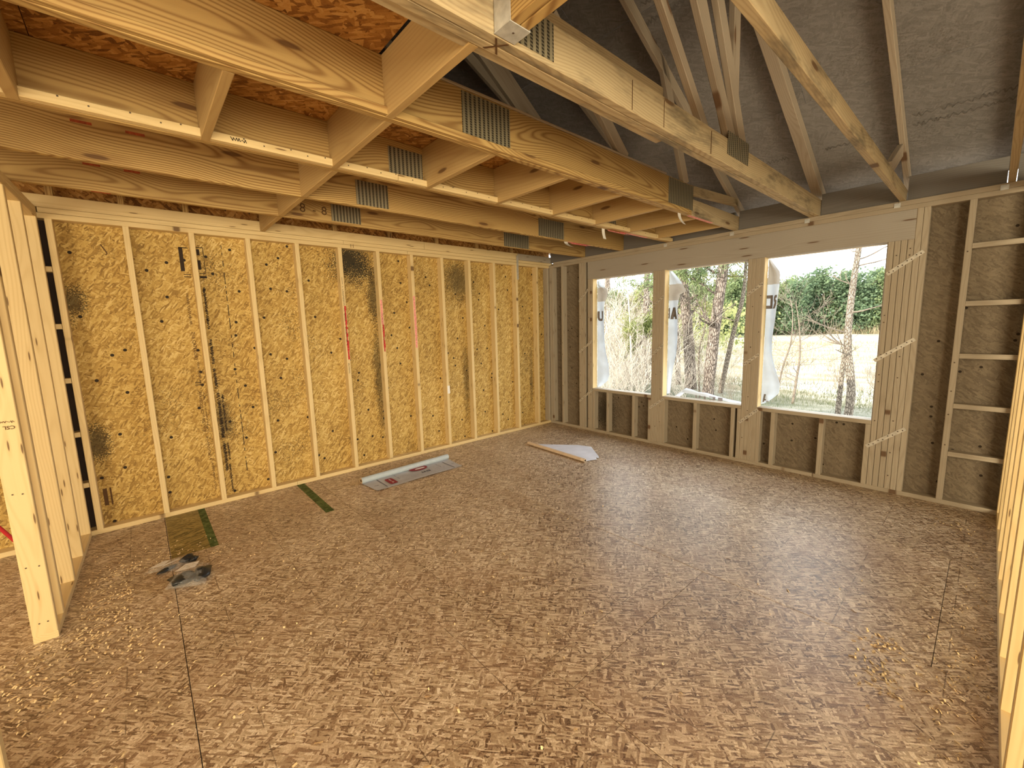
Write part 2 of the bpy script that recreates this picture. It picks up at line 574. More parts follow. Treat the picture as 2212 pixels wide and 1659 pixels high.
# gable truss standing on the plate: chord, short studs, sheathing
bx('gable_chord', wall_left, (-2.10, -0.62), (0.012, 0.050), (ZT + 0.078, ZT + 0.165), STUD)
bx('gable_chord', wall_left, (-10.8, -2.103), (0.012, 0.050), (ZT + 0.078, ZT + 0.165), STUD)
bx('gable_chord', wall_left, (-0.617, 0.089), (0.012, 0.050), (ZT + 0.078, ZT + 0.165), STUD_B)
for x in (-9.4, -8.8, -8.2, -7.6, -7.0, -6.4, -5.7, -5.08, -4.705, -4.308, -3.73, -3.1, -2.5, -1.9, -1.3, -0.7):
    top = 2.62 - 0.5 * max(x, -11 - x)
    bx('gable_stud', wall_left, (x - 0.04, x), (0.014, 0.050), (ZT + 0.165, top), CHORD)
gp = [(-10.9, 2.443), (0.1, 2.443), (0.1, 2.68), (-5.5, 5.46), (-10.9, 2.70)]
mesh_obj('gable_sheathing', [(x, z, d) for d in (-0.0895, -0.1005) for x, z in gp], [(0, 1, 2, 3, 4), (9, 8, 7, 6, 5)] + [(i, 5 + i, 5 + (i + 1) % 5, (i + 1) % 5) for i in range(5)],
         OSB_ATTIC, wall_left, mw=Matrix.Rotation(math.pi / 2, 4, 'X'))
bx('strap', wall_left, (-0.655, -0.618), (-0.0025, 0.0), (2.17, 2.50), STRAP, 0.0005)

# ------------------------------------------------------------------ window wall (far wall)
wall_back = empty('wall_back', (0.05, -2.4, 0), 'window wall framed in stud posts with strand board sheathing greyed with painted shade', 'wall', kind='structure')
bx('bottom_plate', wall_back, (0.0, 0.089), (-3.455, -0.0), (0, 0.038), STUD_B)
bx('bottom_plate', wall_back, (0.0, 0.089), (-9.0, -3.458), (0, 0.038), STUD_B)
bx('top_plate', wall_back, (0.0, 0.089), (-4.6, 0.0), (ZT, ZT + 0.0375), STUD_B)
bx('top_plate', wall_back, (0.0, 0.089), (-9.0, -4.603), (ZT, ZT + 0.0375), STUD_B)
bx('top_plate', wall_back, (0.0, 0.089), (-3.9, -0.09), (ZT + 0.038, ZT + 0.076), STUD_B)
bx('top_plate', wall_back, (0.0, 0.089), (-9.0, -3.903), (ZT + 0.038, ZT + 0.076), STUD_B)
W = [(-0.814, -1.727), (-1.875, -2.787), (-2.938, -3.859)]
WS, WT = 0.623, 2.1326
bx('header', wall_back, (0.002, 0.087), (-4.02, -0.73), (WT, ZT), HEADER)


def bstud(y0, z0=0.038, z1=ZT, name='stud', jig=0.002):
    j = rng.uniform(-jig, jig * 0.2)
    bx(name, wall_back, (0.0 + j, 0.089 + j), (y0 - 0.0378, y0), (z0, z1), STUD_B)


for y in (-0.002, -0.043, -0.241, -0.577, -0.6155, -0.654, -4.0195, -4.0585, -4.302, -4.70, -5.1, -5.5, -5.9, -6.3, -6.7, -7.1, -7.5, -7.9):
    bstud(y)
for y in (-0.7315, -0.770, -1.728, -1.765, -1.802, -1.8375, -2.788, -2.826, -2.8635, -2.9005, -3.860, -3.900, -3.940, -3.980):
    bstud(y, z1=WT)
for y in (-0.814, -1.052, -1.455, -1.689, -1.8755, -2.270, -2.684, -2.749, -2.9385, -3.072, -3.479, -3.820):
    bstud(y, z1=WS - 0.038, name='cripple_stud')
for z in (2.03, 1.604, 1.204, 0.811, 0.4225):
    bx('nailer_block', wall_back, (0.0, 0.089), (-4.698, -4.3405), (z - 0.019, z + 0.019), STUD_B)
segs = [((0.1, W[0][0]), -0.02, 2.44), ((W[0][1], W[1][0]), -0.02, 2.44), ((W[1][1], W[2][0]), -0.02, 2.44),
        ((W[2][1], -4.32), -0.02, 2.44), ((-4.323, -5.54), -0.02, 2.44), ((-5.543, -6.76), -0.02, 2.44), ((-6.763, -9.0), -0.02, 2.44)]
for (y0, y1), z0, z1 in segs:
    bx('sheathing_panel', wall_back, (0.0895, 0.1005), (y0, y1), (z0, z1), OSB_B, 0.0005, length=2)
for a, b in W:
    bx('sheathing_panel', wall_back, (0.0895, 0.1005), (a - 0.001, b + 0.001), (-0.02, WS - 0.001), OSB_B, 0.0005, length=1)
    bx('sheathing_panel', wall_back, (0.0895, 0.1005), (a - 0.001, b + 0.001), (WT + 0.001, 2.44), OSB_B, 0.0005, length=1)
for k, (a, b) in enumerate(W):
    pos = ('nearest the corner, a wrap flap on its left', 'in the middle, with loose wrap on its sill', 'on the right, looking over the open field')[k]
    wn = empty('window_%d' % (k + 1), (0.05, (a + b) / 2, WS), 'unglazed window opening ' + pos, 'window', kind='structure')
    bx('sill_plate', wn, (0.0, 0.089), (b + 0.0005, a - 0.0005), (WS - 0.038, WS), STUD_B)
    bx('sill_edge', wn, (0.0892, 0.102), (b, a), (WS - 0.010, WS + 0.002), PAPER, 0.001)
    bx('jamb_lining', wn, (0.005, 0.1), (a - 0.004, a - 0.0005), (WS, WT), STUD, 0.0005)
    bx('jamb_lining', wn, (0.005, 0.1), (b + 0.0005, b + 0.004), (WS, WT), STUD_B, 0.0005)
    bx('head_lining', wn, (0.088, 0.1), (b, a), (WT - 0.008, WT), PAPER, 0.0005)


def strap(y0, z0, y1, z1):
    board('strap', wall_back, (-0.0035, y0, z0), (-0.0035, y1, z1), 0.030, 0.0015, (0, 0.5, 1), STRAP, 0.0003)
    n = 8
    for i in range(n):
        t = (i + 0.5) / n
        c = Vector((-0.0052, y0 + (y1 - y0) * t, z0 + (z1 - z0) * t + 0.006 * (-1) ** i))
        st = bx('nail', wall_back, (c.x - 0.0012, c.x + 0.0012), (c.y - 0.004, c.y + 0.004), (c.z - 0.004, c.z + 0.004), NAIL, 0.001)


for s in ((-3.84, 0.385, -4.08, 0.585), (-3.84, 1.145, -4.08, 1.335), (-2.775, 0.435, -2.95, 0.60), (-1.71, 0.455, -1.9, 0.595),
          (-2.79, 1.06, -2.935, 1.175), (-2.79, 1.775, -2.937, 1.885), (-0.58, 0.41, -0.81, 0.60), (-0.58, 1.125, -0.81, 1.29),
          (-1.73, 1.13, -1.873, 1.25), (-1.73, 1.725, -1.87, 1.83), (-0.58, 1.84, -0.74, 2.0), (-3.87, 1.87, -4.08, 2.03)):
    strap(*s)
# boards closing the rafter heels above the plate
TR_Y = [(-0.66, -0.622), (-1.279, -1.241), (-1.925, -1.887), (-2.665, -2.627), (-3.366, -3.288), (-3.945, -3.907), (-4.515, -4.477)]
edges = [-0.0] + [e for a, b in reversed(TR_Y[::-1]) for e in (b, a)] + [-9.0]
for i in range(0, len(edges) - 1, 2):
    y0, y1 = edges[i], edges[i + 1]
    if y0 - y1 > 0.05:
        bx('eave_block', wall_back, (0.035, 0.073), (y1 + 0.004, y0 - 0.004), (ZT + 0.076, 2.632), EAVE)

for a, b in TR_Y[2:]:
    for y in (b + 0.001, ):
        bx('hurricane_tie', wall_back, (0.012, 0.045), (y, y + 0.002), (2.40, 2.52), GALV, 0.0005)
        bx('hurricane_tie', wall_back, (-0.004, -0.0005), (y - 0.01, y + 0.03), (2.395, 2.43), GALV, 0.0005)

# ------------------------------------------------------------------ right wall, seen edge-on
wall_right = empty('wall_right', (-1.8, -4.68, 0), 'open stud wall running along the right edge of the room', 'wall', kind='structure')
bx('bottom_plate', wall_right, (-3.75, -0.002), (-4.721, -4.632), (0, 0.038), STUD)
bx('top_plate', wall_right, (-3.75, -0.002), (-4.721, -4.632), (ZT, ZT + 0.0375), STUD)
bx('top_plate', wall_right, (-3.75, -0.002), (-4.721, -4.632), (ZT + 0.038, ZT + 0.076), STUD)
for x in (-0.04, -0.41, -0.82, -1.254, -1.659, -2.07, -2.447, -2.86, -3.26, -3.70):
    bx('stud', wall_right, (x, x + 0.038), (-4.721, -4.632), (0.038, ZT), STUD)

# ------------------------------------------------------------------ partition at the left with the doorway
wall_entry = empty('wall_entry', (-5.2, -0.7, 0), 'short partition of pale studs at the left ending at a doorway', 'wall', kind='structure')
ds, dn = Vector((-0.0294, -0.99957, 0)), Vector((-0.99957, 0.0294, 0))
D0 = Vector((-5.176, -0.002, 0))


def dboard(name, s0, s1, z0, z1, mat=STUD, n0=0.0, n1=0.089):
    c = D0 + ds * ((s0 + s1) / 2) + dn * ((n0 + n1) / 2)
    if z1 - z0 > s1 - s0:
        return board(name, wall_entry, c + Vector((0, 0, z0)), c + Vector((0, 0, z1)), n1 - n0, s1 - s0, dn, mat)
    h = ds * ((s1 - s0) / 2)
    z = Vector((0, 0, (z0 + z1) / 2))
    return board(name, wall_entry, c - h + z, c + h + z, n1 - n0, z1 - z0, dn, mat)


dboard('bottom_plate', 0, 1.423, 0, 0.038)
end_stud = dboard('stud', 1.385, 1.423, 0.038, ZT)
for s in (1.212, 0.81, 0.428, 0.0):
    dboard('stud', s, s + 0.038, 0.038, ZT)
dboard('top_plate', 0, 4.3, ZT, ZT + 0.0375)
dboard('top_plate', -0.09, 4.3, ZT + 0.038, ZT + 0.076)
dboard('bottom_plate', 2.345, 4.3, 0, 0.038)
dboard('stud', 2.345, 2.383, 0.038, ZT)
dboard('stud', 2.75, 2.788, 0.038, ZT)
dboard('stud', 3.5, 3.538, 0.038, ZT)
# nails and stamp on the end stud
fx = D0 + ds * 1.424
for z, n in ((0.10, 0.028), (0.10, 0.058), (0.40, 0.022), (0.405, 0.066), (0.78, 0.030), (0.785, 0.062), (1.5, 0.03), (1.52, 0.06)):
    c = fx + dn * n + Vector((0, 0, z))
    bx('nail', wall_entry, (c.x - 0.003, c.x + 0.003), (c.y - 0.001, c.y + 0.001), (c.z - 0.003, c.z + 0.003), NAIL, 0.001)
c = fx + dn * 0.012 + Vector((0, 0, 1.12))
text_obj('grade_stamp', wall_entry, 'CSL', 0.024, c + ds * 0.0006, dn, (0, 0, -1), INK_BROWN, 0.0003)
GRADE_POS = c + ds * 0.0008 + Vector((0, 0, 0.026))

# ------------------------------------------------------------------ roof
roof = empty('roof', (-3, -3, 3.5), 'dim grey-brown strand board roof sheathing above the open trusses', 'roof', kind='structure')
SL = math.sqrt(1.25)


def zr(x):
    return 2.762 - 0.5 * x


def roof_panel(x0, x1, y0, y1, name='roof_panel'):
    a, b = Vector((x0, 0, zr(x0) if x0 > -5.5 else zr(-11 - x0))), Vector((x1, 0, zr(x1) if x1 >= -5.5 else zr(-11 - x1)))
    nrm = Vector((b.z - a.z, 0, -(b.x - a.x))).normalized()
    if nrm.z < 0:
        nrm = -nrm
    mid = (a + b) / 2 + nrm * 0.006
    wd = (b - a)
    board(name, roof, (mid.x, y0, mid.z), (mid.x, y1, mid.z), wd.length - 0.002, 0.012, wd, OSB_ROOF, 0.0005)


rows = [0.34]
while rows[-1] > -5.4:
    rows.append(max(rows[-1] - 1.22 / SL, -5.5))
for r in range(len(rows) - 1):
    y = 0.25 - (1.22 if r % 2 else 0.0)
    if r % 2:
        roof_panel(rows[r + 1], rows[r], y + 1.22, y + 0.002)
    while y > -9.1:
        roof_panel(rows[r + 1], rows[r], y, max(y - 2.438, -9.2))
        y -= 2.44
for x0, x1 in ((-8.5, -5.5), (-11.45, -8.503)):
    roof_panel(x0, x1, 0.25, -9.2)

# rear shell of the house (behind the camera)
wall_rear = empty('wall_rear', (-10.85, -4.5, 0), 'strand board outer wall at the rear of the house', 'wall', kind='structure')
bx('sheathing_panel', wall_rear, (-10.91, -10.89), (-9.0, 0.1), (-0.02, 2.72), OSB_A, length=1)
wall_side = empty('wall_side', (-5.5, -9.0, 0), 'strand board outer wall on the side behind the camera', 'wall', kind='structure')
prism('sheathing_panel', wall_side, [(-10.9, -0.02), (0.1, -0.02), (0.1, 2.68), (-5.5, 5.46), (-10.9, 2.70)], 1, -9.02, -9.0, OSB_A)

# ------------------------------------------------------------------ attic deck and blocking
ceiling = empty('ceiling', (-3, -1.6, 2.45), 'strand board attic deck and pine blocking between the ceiling joists', 'ceiling', kind='structure')
ZD = 2.690
for y0, y1, x1 in ((-0.002, -1.26, -1.3), (-1.26, -2.63, -1.3), (-2.63, -3.25, -3.835), (-3.25, -9.0, -3.835)):
    cut = [-10.8, -9.8, -7.4, -4.93, -3.842 if x1 < -3 else -2.47, x1]
    cut = sorted(set(cut))
    for i in range(len(cut) - 1):
        if cut[i + 1] - cut[i] > 0.03:
            bx('deck_panel', ceiling, (cut[i] + 0.0015, cut[i + 1] - 0.0015), (y0 - 0.001, y1 + 0.001), (ZD + 0.0005, ZD + 0.018), OSB_ATTIC, 0.0005, length=0)


def block(x, y0, y1, z0=2.442, z1=ZD, mat=BLOCK):
    bx('blocking_board', ceiling, (x - 0.019, x + 0.019), (min(y0, y1), max(y0, y1)), (z0, z1), mat)


for x in (-5.0, -4.40, -3.80, -3.20, -2.60, -2.0, -1.42, -0.85, -0.30):
    block(x, -2.6255, -1.9265, z1=ZD if x < -1.0 else 2.60)
for y0, y1 in ((-1.886, -1.280), (-1.240, -0.661), (-0.621, -0.002)):
    block(-3.78, y0, y1)
block(-3.815, -3.286, -2.666)
block(-6.2, -2.6255, -1.9265)

# ------------------------------------------------------------------ trusses
def truss(key, label, ys, depth, mat, plates=(), webs=(), chord_end=0.089, top=True):
    y0, y1 = ys
    t = empty('roof_truss', (-3.0, (y0 + y1) / 2, 2.442), label, 'truss', 'roof trusses over the room')
    n = 2 if y1 - y0 > 0.06 else 1
    for k in range(n):
        a = y0 + (y1 - y0) * k / n + (0.0008 if k else 0)
        b = y0 + (y1 - y0) * (k + 1) / n - (0.0008 if k < n - 1 else 0)
        bx('bottom_chord', t, (-10.9, chord_end), (a, b), (2.442, 2.442 + depth), mat)
    yc = (y0 + y1) / 2
    if top:
        for sx in (1, -1):
            e = Vector((0.33, yc, zr(0.33) - 0.052)) if sx > 0 else Vector((-11.33, yc, zr(0.33) - 0.052))
            r = Vector((-5.5, yc, zr(-5.5) - 0.052))
            board('top_chord', t, e, r, 0.089, y1 - y0 - 0.002, (0.5 * sx, 0, 1), WEB)
    for (xa, za, xb, zb, w, dy, th) in webs:
        board('web', t, (xa, yc + dy, za), (xb, yc + dy, zb), w, th, (zb - za, 0, xa - xb), WEB)
    for (xa, xb, za, zb) in plates:
        bx('connector_plate', t, (xa, xb), (y0 - 0.0022, y0 - 0.0002), (za, zb), PLATE, 0.0003, length=0)
    return t


T38 = 0.036
trusses = {}
trusses['d'] = truss('d', 'pine joist of the roof truss closest to the long stud wall', TR_Y[0], 0.248, CHORD,
                     [(-3.385, -3.13, 2.462, 2.60), (-1.445, -1.045, 2.447, 2.60)])
trusses['c'] = truss('c', 'second pine ceiling joist out from the long stud wall, steel plates on its side', TR_Y[1], 0.248, CHORD,
                     [(-3.413, -3.16, 2.457, 2.63), (-1.50, -1.105, 2.452, 2.63)])
trusses['b'] = truss('b', 'third ceiling joist from the long stud wall, with a nailed ledger and rows of blocking', TR_Y[2], 0.248, CHORD,
                     [(-3.46, -3.224, 2.482, 2.65), (-1.27, -1.06, 2.50, 2.62)],
                     [(-1.6, 2.69, -3.1, 3.76, 0.089, 0, T38), (-1.45, 2.69, -2.9, 3.74, 0.089, 0.02, T38)])
ta = trusses['a'] = truss('a', 'deep orange pine joist crossing the upper left with two large steel plates', TR_Y[3], 0.248, CHORD,
                          [(-3.424, -3.11, 2.482, 2.681), (-1.405, -0.985, 2.483, 2.683)],
                          [(-1.10, 2.69, -1.72, 3.9, 0.089, 0, T38), (-2.0, 2.69, -2.75, 3.3, 0.089, 0, T38)], chord_end=-1.0)
bx('bottom_chord', ta, (-1.0, 0.089), (-2.665, -2.627), (2.442, 2.582), CHORD_W)
board('strut', ta, (-1.0, -2.646, 2.655), (0.0, -2.646, 2.715), 0.075, T38, (0, 0, 1), CHORD_W)
bx('strongback', ta, (-3.78, -1.45), (-2.672, -2.620), (2.6905, 2.702), WEB)
te = trusses['e'] = truss('e', 'doubled weathered joist with mould stains spanning the middle of the open ceiling', TR_Y[4], 0.145, CHORD_W,
                          [(-2.02, -1.70, 2.50, 2.63), (-3.70, -3.52, 2.46, 2.585)],
                          [(-1.92, 2.58, -3.4, 4.30, 0.089, -0.02, T38), (-1.76, 2.58, -2.62, 3.98, 0.089, -0.02, T38),
                           (-1.84, 2.58, -2.62, 3.7, 0.07, 0.02, T38), (-1.81, 2.58, -1.86, 3.60, 0.089, 0.02, T38),
                           (-2.17, 2.58, -3.3, 3.60, 0.06, 0.022, T38)])
bx('scab_board', te, (-4.35, -2.62), (-3.2865, -3.249), (2.447, 2.70), CHORD_W)
bx('scab_board', te, (-4.7, -4.025), (-3.435, -3.3675), (2.447, 2.485), STUD)
for x, w_ in ((-3.02, 0.006), (-2.75, 0.006), (-2.24, 0.01)):
    bx('ink_mark', te, (x, x + w_), (-3.3664, -3.3655), (2.45, 2.57), INK_BROWN, 0.0002)
trusses['f'] = truss('f', 'slim single joist crossing beneath the bare roof at the upper right', TR_Y[5], 0.089, CHORD_W, [],
                     [(-0.75, 2.53, -0.35, 2.74, 0.089, 0.0, T38)])
trusses['g'] = truss('g', 'roof truss at the right edge of the ceiling beside the stud wall', TR_Y[6], 0.089, CHORD_W)
# ledger along the third joist
tb = trusses['b']
bx('ledger', tb, (-3.42, 0.0), (-1.9645, -1.9265), (2.444, 2.482), STUD)
bx('ledger', tb, (-10.8, -3.423), (-1.9645, -1.9265), (2.444, 2.482), STUD)
for i in range(46):
    x = -5.1 + i * 0.105 + rng.uniform(-0.02, 0.02)
    z = 2.470 + 0.006 * (-1) ** i
    bx('nail', tb, (x - 0.003, x + 0.003), (-1.9655, -1.9643), (z - 0.003, z + 0.003), NAIL, 0.001)
bx('ledger', ta, (-10.8, -1.1), (-2.69, -2.6655), (2.444, 2.476), CHORD)
# red lumber-crayon marks
for tr, x, y, z in (('c', -4.84, -1.2795, 2.63), ('c', -4.63, -1.2795, 2.628), ('d', -4.84, -0.6605, 2.60), ('d', -4.65, -0.6605, 2.597)):
    bx('crayon_mark', trusses[tr], (x - 0.04, x + 0.04), (y - 0.0004, y), (z - 0.007, z + 0.007), BRICK, 0.0001)
bx('crayon_mark', trusses['d'], (-4.86, -4.77), (-0.655, -0.63), (2.4412, 2.4419), BRICK, 0.0001)
bx('crayon_mark', ta, (-1.02, -0.55), (-2.662, -2.63), (2.4412, 2.4419), PINK, 0.0001)
bx('crayon_mark', tb, (-0.95, -0.45), (-1.92, -1.89), (2.4412, 2.4419), PINK, 0.0001)
bx('crayon_mark', trusses['c'], (-1.02, -0.62), (-1.275, -1.245), (2.4412, 2.4419), PINK, 0.0001)


def curl_tag(tr, x, y, z, h, w, bend, mat=PAPER):
    vs_, fs = [], []
    n = 8
    for i in range(n + 1):
        t = i / n
        a = bend * t * t
        for s in (-0.5, 0.5):
            vs_.append((x + s * w, y - a, z - h * t))
    m = len(vs_)
    vs_ += [(p[0], p[1] + 0.0008, p[2]) for p in vs_]
    for i in range(n):
        q = (2 * i, 2 * i + 1, 2 * i + 3, 2 * i + 2)
        fs.append(q)
        fs.append(tuple(m + j for j in reversed(q)))
    mesh_obj('paper_tag', vs_, fs, mat, trusses[tr], smooth=True)


curl_tag('a', -1.18, -2.645, 2.44, 0.10, 0.05, 0.05)
curl_tag('b', -1.24, -1.905, 2.44, 0.10, 0.045, 0.02)
curl_tag('c', -1.05, -1.26, 2.44, 0.07, 0.06, 0.10)
curl_tag('b', -1.0, -1.89, 2.442, 0.03, 0.30, 0.06, PINK)
curl_tag('c', -0.82, -1.25, 2.442, 0.03, 0.28, 0.06, PINK)

# doubled beam hung from the middle joist by a steel hanger
beam = empty('ceiling_beam', (-3.75, -5.0, 2.447), 'doubled orange pine beam hung from the stained joist by a steel hanger', 'beam')
bx('ply', beam, (-3.792, -3.7545), (-8.9, -3.372), (2.447, 2.688), CHORD)
bx('ply', beam, (-3.7525, -3.715), (-8.9, -3.372), (2.447, 2.688), CHORD)
hg = bx('hanger_seat', beam, (-3.797, -3.711), (-3.445, -3.3685), (2.4435, 2.4465), GALV, 0.0005)
bx('hanger_flange', beam, (-3.7955, -3.7935), (-3.445, -3.3685), (2.4465, 2.62), GALV, 0.0005)
bx('hanger_flange', beam, (-3.7135, -3.7115), (-3.445, -3.3685), (2.4465, 2.62), GALV, 0.0005)
bx('nail', beam, (-3.755, -3.749), (-3.412, -3.406), (2.4425, 2.4436), NAIL, 0.0005)

# ------------------------------------------------------------------ writing and marks on the framing
pan = [o for o in wall_left.children if o.name.startswith('sheathing_panel')]


def panel_at(x):
    return min(pan, key=lambda o: abs(WM[o.name].translation.x - x))


YF = 0.0892
PA, PB = panel_at(-4.9), panel_at(-3.7)
# stamped lines, reading downwards, either side of the panel joint behind the third stud
def scribble(name, parent, origin, xdir, ydir, length, height, mat, seed, step=0.010, stroke=0.0016):
    """one continuous zigzag stroke, for lines of writing too faint to read"""
    rs = random.Random(seed)
    x, y = Vector(xdir).normalized(), Vector(ydir).normalized()
    z = x.cross(y)
    pts, t, k = [], 0.0, 0
    while t < length:
        pts.append((t, height * (rs.uniform(0.0, 0.25) if k % 2 else rs.uniform(0.7, 1.0))))
        t += step * rs.uniform(0.3, 1.0) * (2.4 if rs.random() < 0.10 else 1.0)
        k += 1
    vs2 = []
    for a, b in pts:
        vs2 += [(a - stroke, b - stroke * 0.4, 0.0004), (a + stroke, b + stroke * 0.4, 0.0004)]
    fs2 = [(2 * i, 2 * i + 1, 2 * i + 3, 2 * i + 2) for i in range(len(pts) - 1)]
    m = Matrix.Translation(origin) @ Matrix((x, y, z)).transposed().to_4x4()
    me = bpy.data.meshes.new(name)
    me.from_pydata(vs2, [], fs2)
    me.materials.append(mat)
    return link(name, me, m, parent)


DN, XP = (0, 0, -1), (1, 0, 0)
text_obj('stamp', PA, '7/16 CATEGORY', 0.034, (-4.39, YF, 1.55), DN, XP, INK_BROWN, 0.0004)
text_obj('stamp', PA, 'APA PRODUCT', 0.030, (-4.395, YF, 1.03), DN, XP, INK_BROWN, 0.0004)
for x, z, l, h in ((-4.398, 1.88, 0.28, 0.026), (-4.38, 1.29, 0.2, 0.02), (-4.392, 0.82, 0.16, 0.026), (-4.365, 1.02, 0.36, 0.014), (-4.385, 0.62, 0.22, 0.026), (-4.37, 0.40, 0.28, 0.024)):
    scribble('stamp', PA, (x, YF, z), DN, XP, l, h, INK_BROWN, int(z * 100))
for x, z, l, h in ((-4.275, 1.93, 0.36, 0.026), (-4.275, 1.48, 0.22, 0.030), (-4.275, 1.22, 0.18, 0.03), (-4.27, 1.0, 0.42, 0.032), (-4.235, 0.98, 0.34, 0.022), (-4.27, 0.55, 0.28, 0.034),
                   (-4.235, 0.53, 0.16, 0.02), (-4.24, 0.33, 0.26, 0.02)):
    scribble('stamp', PB, (x, YF, z), DN, XP, l, h, INK, int(z * 90), 0.008, 0.0026)
for x0, x1, p in ((-4.41, -4.365, PA), (-4.27, -4.23, PB)):
    for z in (1.105, 1.085):
        bx('stamp', p, (x0, x1), (YF - 0.0006, YF), (z, z + 0.006), INK, 0.0001)
# boxed stamp at the top of the joint
for x0, x1, z0, z1, p in ((-4.405, -4.378, 2.06, 2.255, PA), (-4.405, -4.34, 2.25, 2.257, PA), (-4.39, -4.34, 2.03, 2.036, PA), (-4.39, -4.34, 2.012, 2.018, PA),
                          (-4.285, -4.263, 2.20, 2.25, PB), (-4.285, -4.263, 2.08, 2.16, PB), (-4.285, -4.236, 2.262, 2.268, PB), (-4.238, -4.234, 2.05, 2.268, PB),
                          (-4.28, -4.236, 2.045, 2.051, PB), (-4.28, -4.23, 2.008, 2.028, PB)):
    bx('stamp', p, (x0, x1), (YF - 0.0006, YF), (z0, z1), INK, 0.0001)
# broken chalk line down the fourth bay
z = 2.30
while z > 0.25:
    h = rng.choice((0.02, 0.03, 0.05, 0.10))
    bx('ink_dash', PB, (-4.104, -4.098), (YF - 0.0005, YF), (z - h, z), INK, 0.0001)
    z -= h + rng.uniform(0.012, 0.06)
bx('stamp', PA, (-5.085, -5.06), (YF - 0.0006, YF), (0.19, 0.33), INK_BROWN, 0.0001)
bx('stamp', PA, (-5.045, -5.035), (YF - 0.0006, YF), (0.19, 0.33), INK_BROWN, 0.0001)
text_obj('pencil_curl', PA, 'J', 0.09, (-4.86, YF, 2.17), (0.9, 0, 0.45), (-0.45, 0, 0.9), INK_BROWN, -0.0006)
# red crayon and handwriting on three studs
for n, z0, z1, m in ((5, 1.22, 1.78, RED), (6, 1.28, 1.58, RED), (7, 1.42, 1.68, PINK)):
    x = stud_x[n]
    k = 0
    z = z1
    while z > z0:
        h = rng.uniform(0.02, 0.05)
        w_ = rng.uniform(0.008, 0.018)
        bx('crayon_mark', studsA[n], (x - 0.018 - w_ * 0.3, x - 0.018 + w_), (-0.0007, 0.0), (max(z - h, z0), z), m, 0.0001)
        z -= h * rng.uniform(0.75, 1.05)
for n, z0, z1 in ((7, 1.30, 1.9), (6, 1.58, 1.85)):
    x = stud_x[n]
    bx('crayon_mark', studsA[n], (x - 0.032, x - 0.008), (-0.0003, 0.0), (z0, z1), PINK, 0.0001)
scribble('handwriting', studsA[5], (stud_x[5] - 0.032, -0.0012, 1.98), DN, XP, 0.62, 0.020, INK, 3, 0.012, 0.0014)
scribble('handwriting', studsA[5], (stud_x[5] - 0.030, -0.0012, 1.18), DN, XP, 0.12, 0.018, INK, 4, 0.012, 0.0014)
bx('handwriting', studsA[5], (stud_x[5] - 0.024, stud_x[5] - 0.021), (-0.0007, 0.0), (2.00, 2.07), INK, 0.0001)
scribble('handwriting', studsA[6], (stud_x[6] - 0.028, -0.0012, 1.70), DN, XP, 0.34, 0.018, INK, 5, 0.014, 0.0014)
scribble('grade_stamp', wall_entry, GRADE_POS, dn, DN, 0.05, 0.012, INK_BROWN, 8, 0.006, 0.001)
bx('paper_scrap', studsA[8], (stud_x[8] - 0.03, stud_x[8] + 0.004), (-0.004, -0.001), (0.70, 0.80), PAPER, 0.001)
for ch_, x in (('8', -3.64), ('-', -3.54), ('8', -3.47)):
    text_obj('handwriting', trusses['d'], ch_, 0.10, (x, -0.6606, 2.50), (1, 0, -0.05), (0.05, 0, 1), INK_BROWN, -0.0006)
text_obj('handwriting', wall_left, '11', 0.05, (-2.99, -0.0008, ZT + 0.012), (1, 0, 0), (0, 0, 1), INK_BROWN)
for ch_, x in (('P', -4.05), ('1', -3.88), ('C', -3.68), ('1', -3.60)):
    text_obj('handwriting', wall_left, ch_, 0.10, (x, 0.0885, 2.60), (1, 0, 0), (0, 0, 1), INK, -0.0005)
scribble('stamp', tb, (-4.30, -1.9651, 2.455), (1, 0, 0), (0, 0, 1), 0.07, 0.02, INK, 6)
text_obj('carpenter_mark', te, 'X', 0.095, (-3.79, -3.296, 2.4413), (1, 0, 0), (0, -1, 0), INK_BROWN, -0.001)
ROOF_INK = mat_plain('roof_print', (0.15, 0.14, 0.132), 0.9)
for x, y, l, sd in ((-0.28, -3.98, 0.75, 21), (-0.36, -3.98, 0.55, 22), (-1.75, -2.6, 0.8, 23), (-1.86, -2.7, 0.6, 24), (-1.80, -3.6, 0.7, 25), (-1.92, -3.65, 0.5, 26), (-0.30, -2.8, 0.4, 27), (-0.28, -3.45, 0.35, 28)):
    rp = min(roof.children, key=lambda o: (WM[o.name].translation - Vector((x, y - l / 2, zr(x)))).length)
    scribble('stamp', rp, (x, y, zr(x) - 0.0015), (0, -1, 0), (-0.894, 0, 0.447), l, 0.045, ROOF_INK, sd, 0.025, 0.004)
# nails in the window-wall posts and header
for i in range(60):
    y = rng.choice([-0.60, -0.64, -0.75, -0.79, -1.75, -1.79, -1.85, -2.81, -2.85, -2.92, -3.88, -3.92, -4.0, -4.07, -4.32, -0.26])
    z = rng.uniform(0.1, 2.1)
    bx('nail', wall_back, (-0.004, -0.0005), (y - 0.004, y + 0.004), (z - 0.004, z + 0.004), NAIL, 0.001)

# ------------------------------------------------------------------ loose things on the floor
def fabric(name, color, emis=0.0, trans=0.45, rough=0.6):
    g = NT(name)
    co, rnd, raw = g.objco()
    nz = g.noise(co, 9, 4)
    c = g.ramp(nz, [(0.3, tuple(k * 0.88 for k in color)), (0.7, color)])
    g.done(c, rough, 0, 0.3)
    if trans:
        tr = g.n('ShaderNodeBsdfTranslucent')
        g.put(tr.inputs[0], c)
        mx = g.n('ShaderNodeMixShader')
        mx.inputs[0].default_value = trans
        g.t.links.new(g.bsdf.outputs[0], mx.inputs[1])
        g.t.links.new(tr.outputs[0], mx.inputs[2])
        g.t.links.new(mx.outputs[0], g.out.inputs[0])
    return g.m


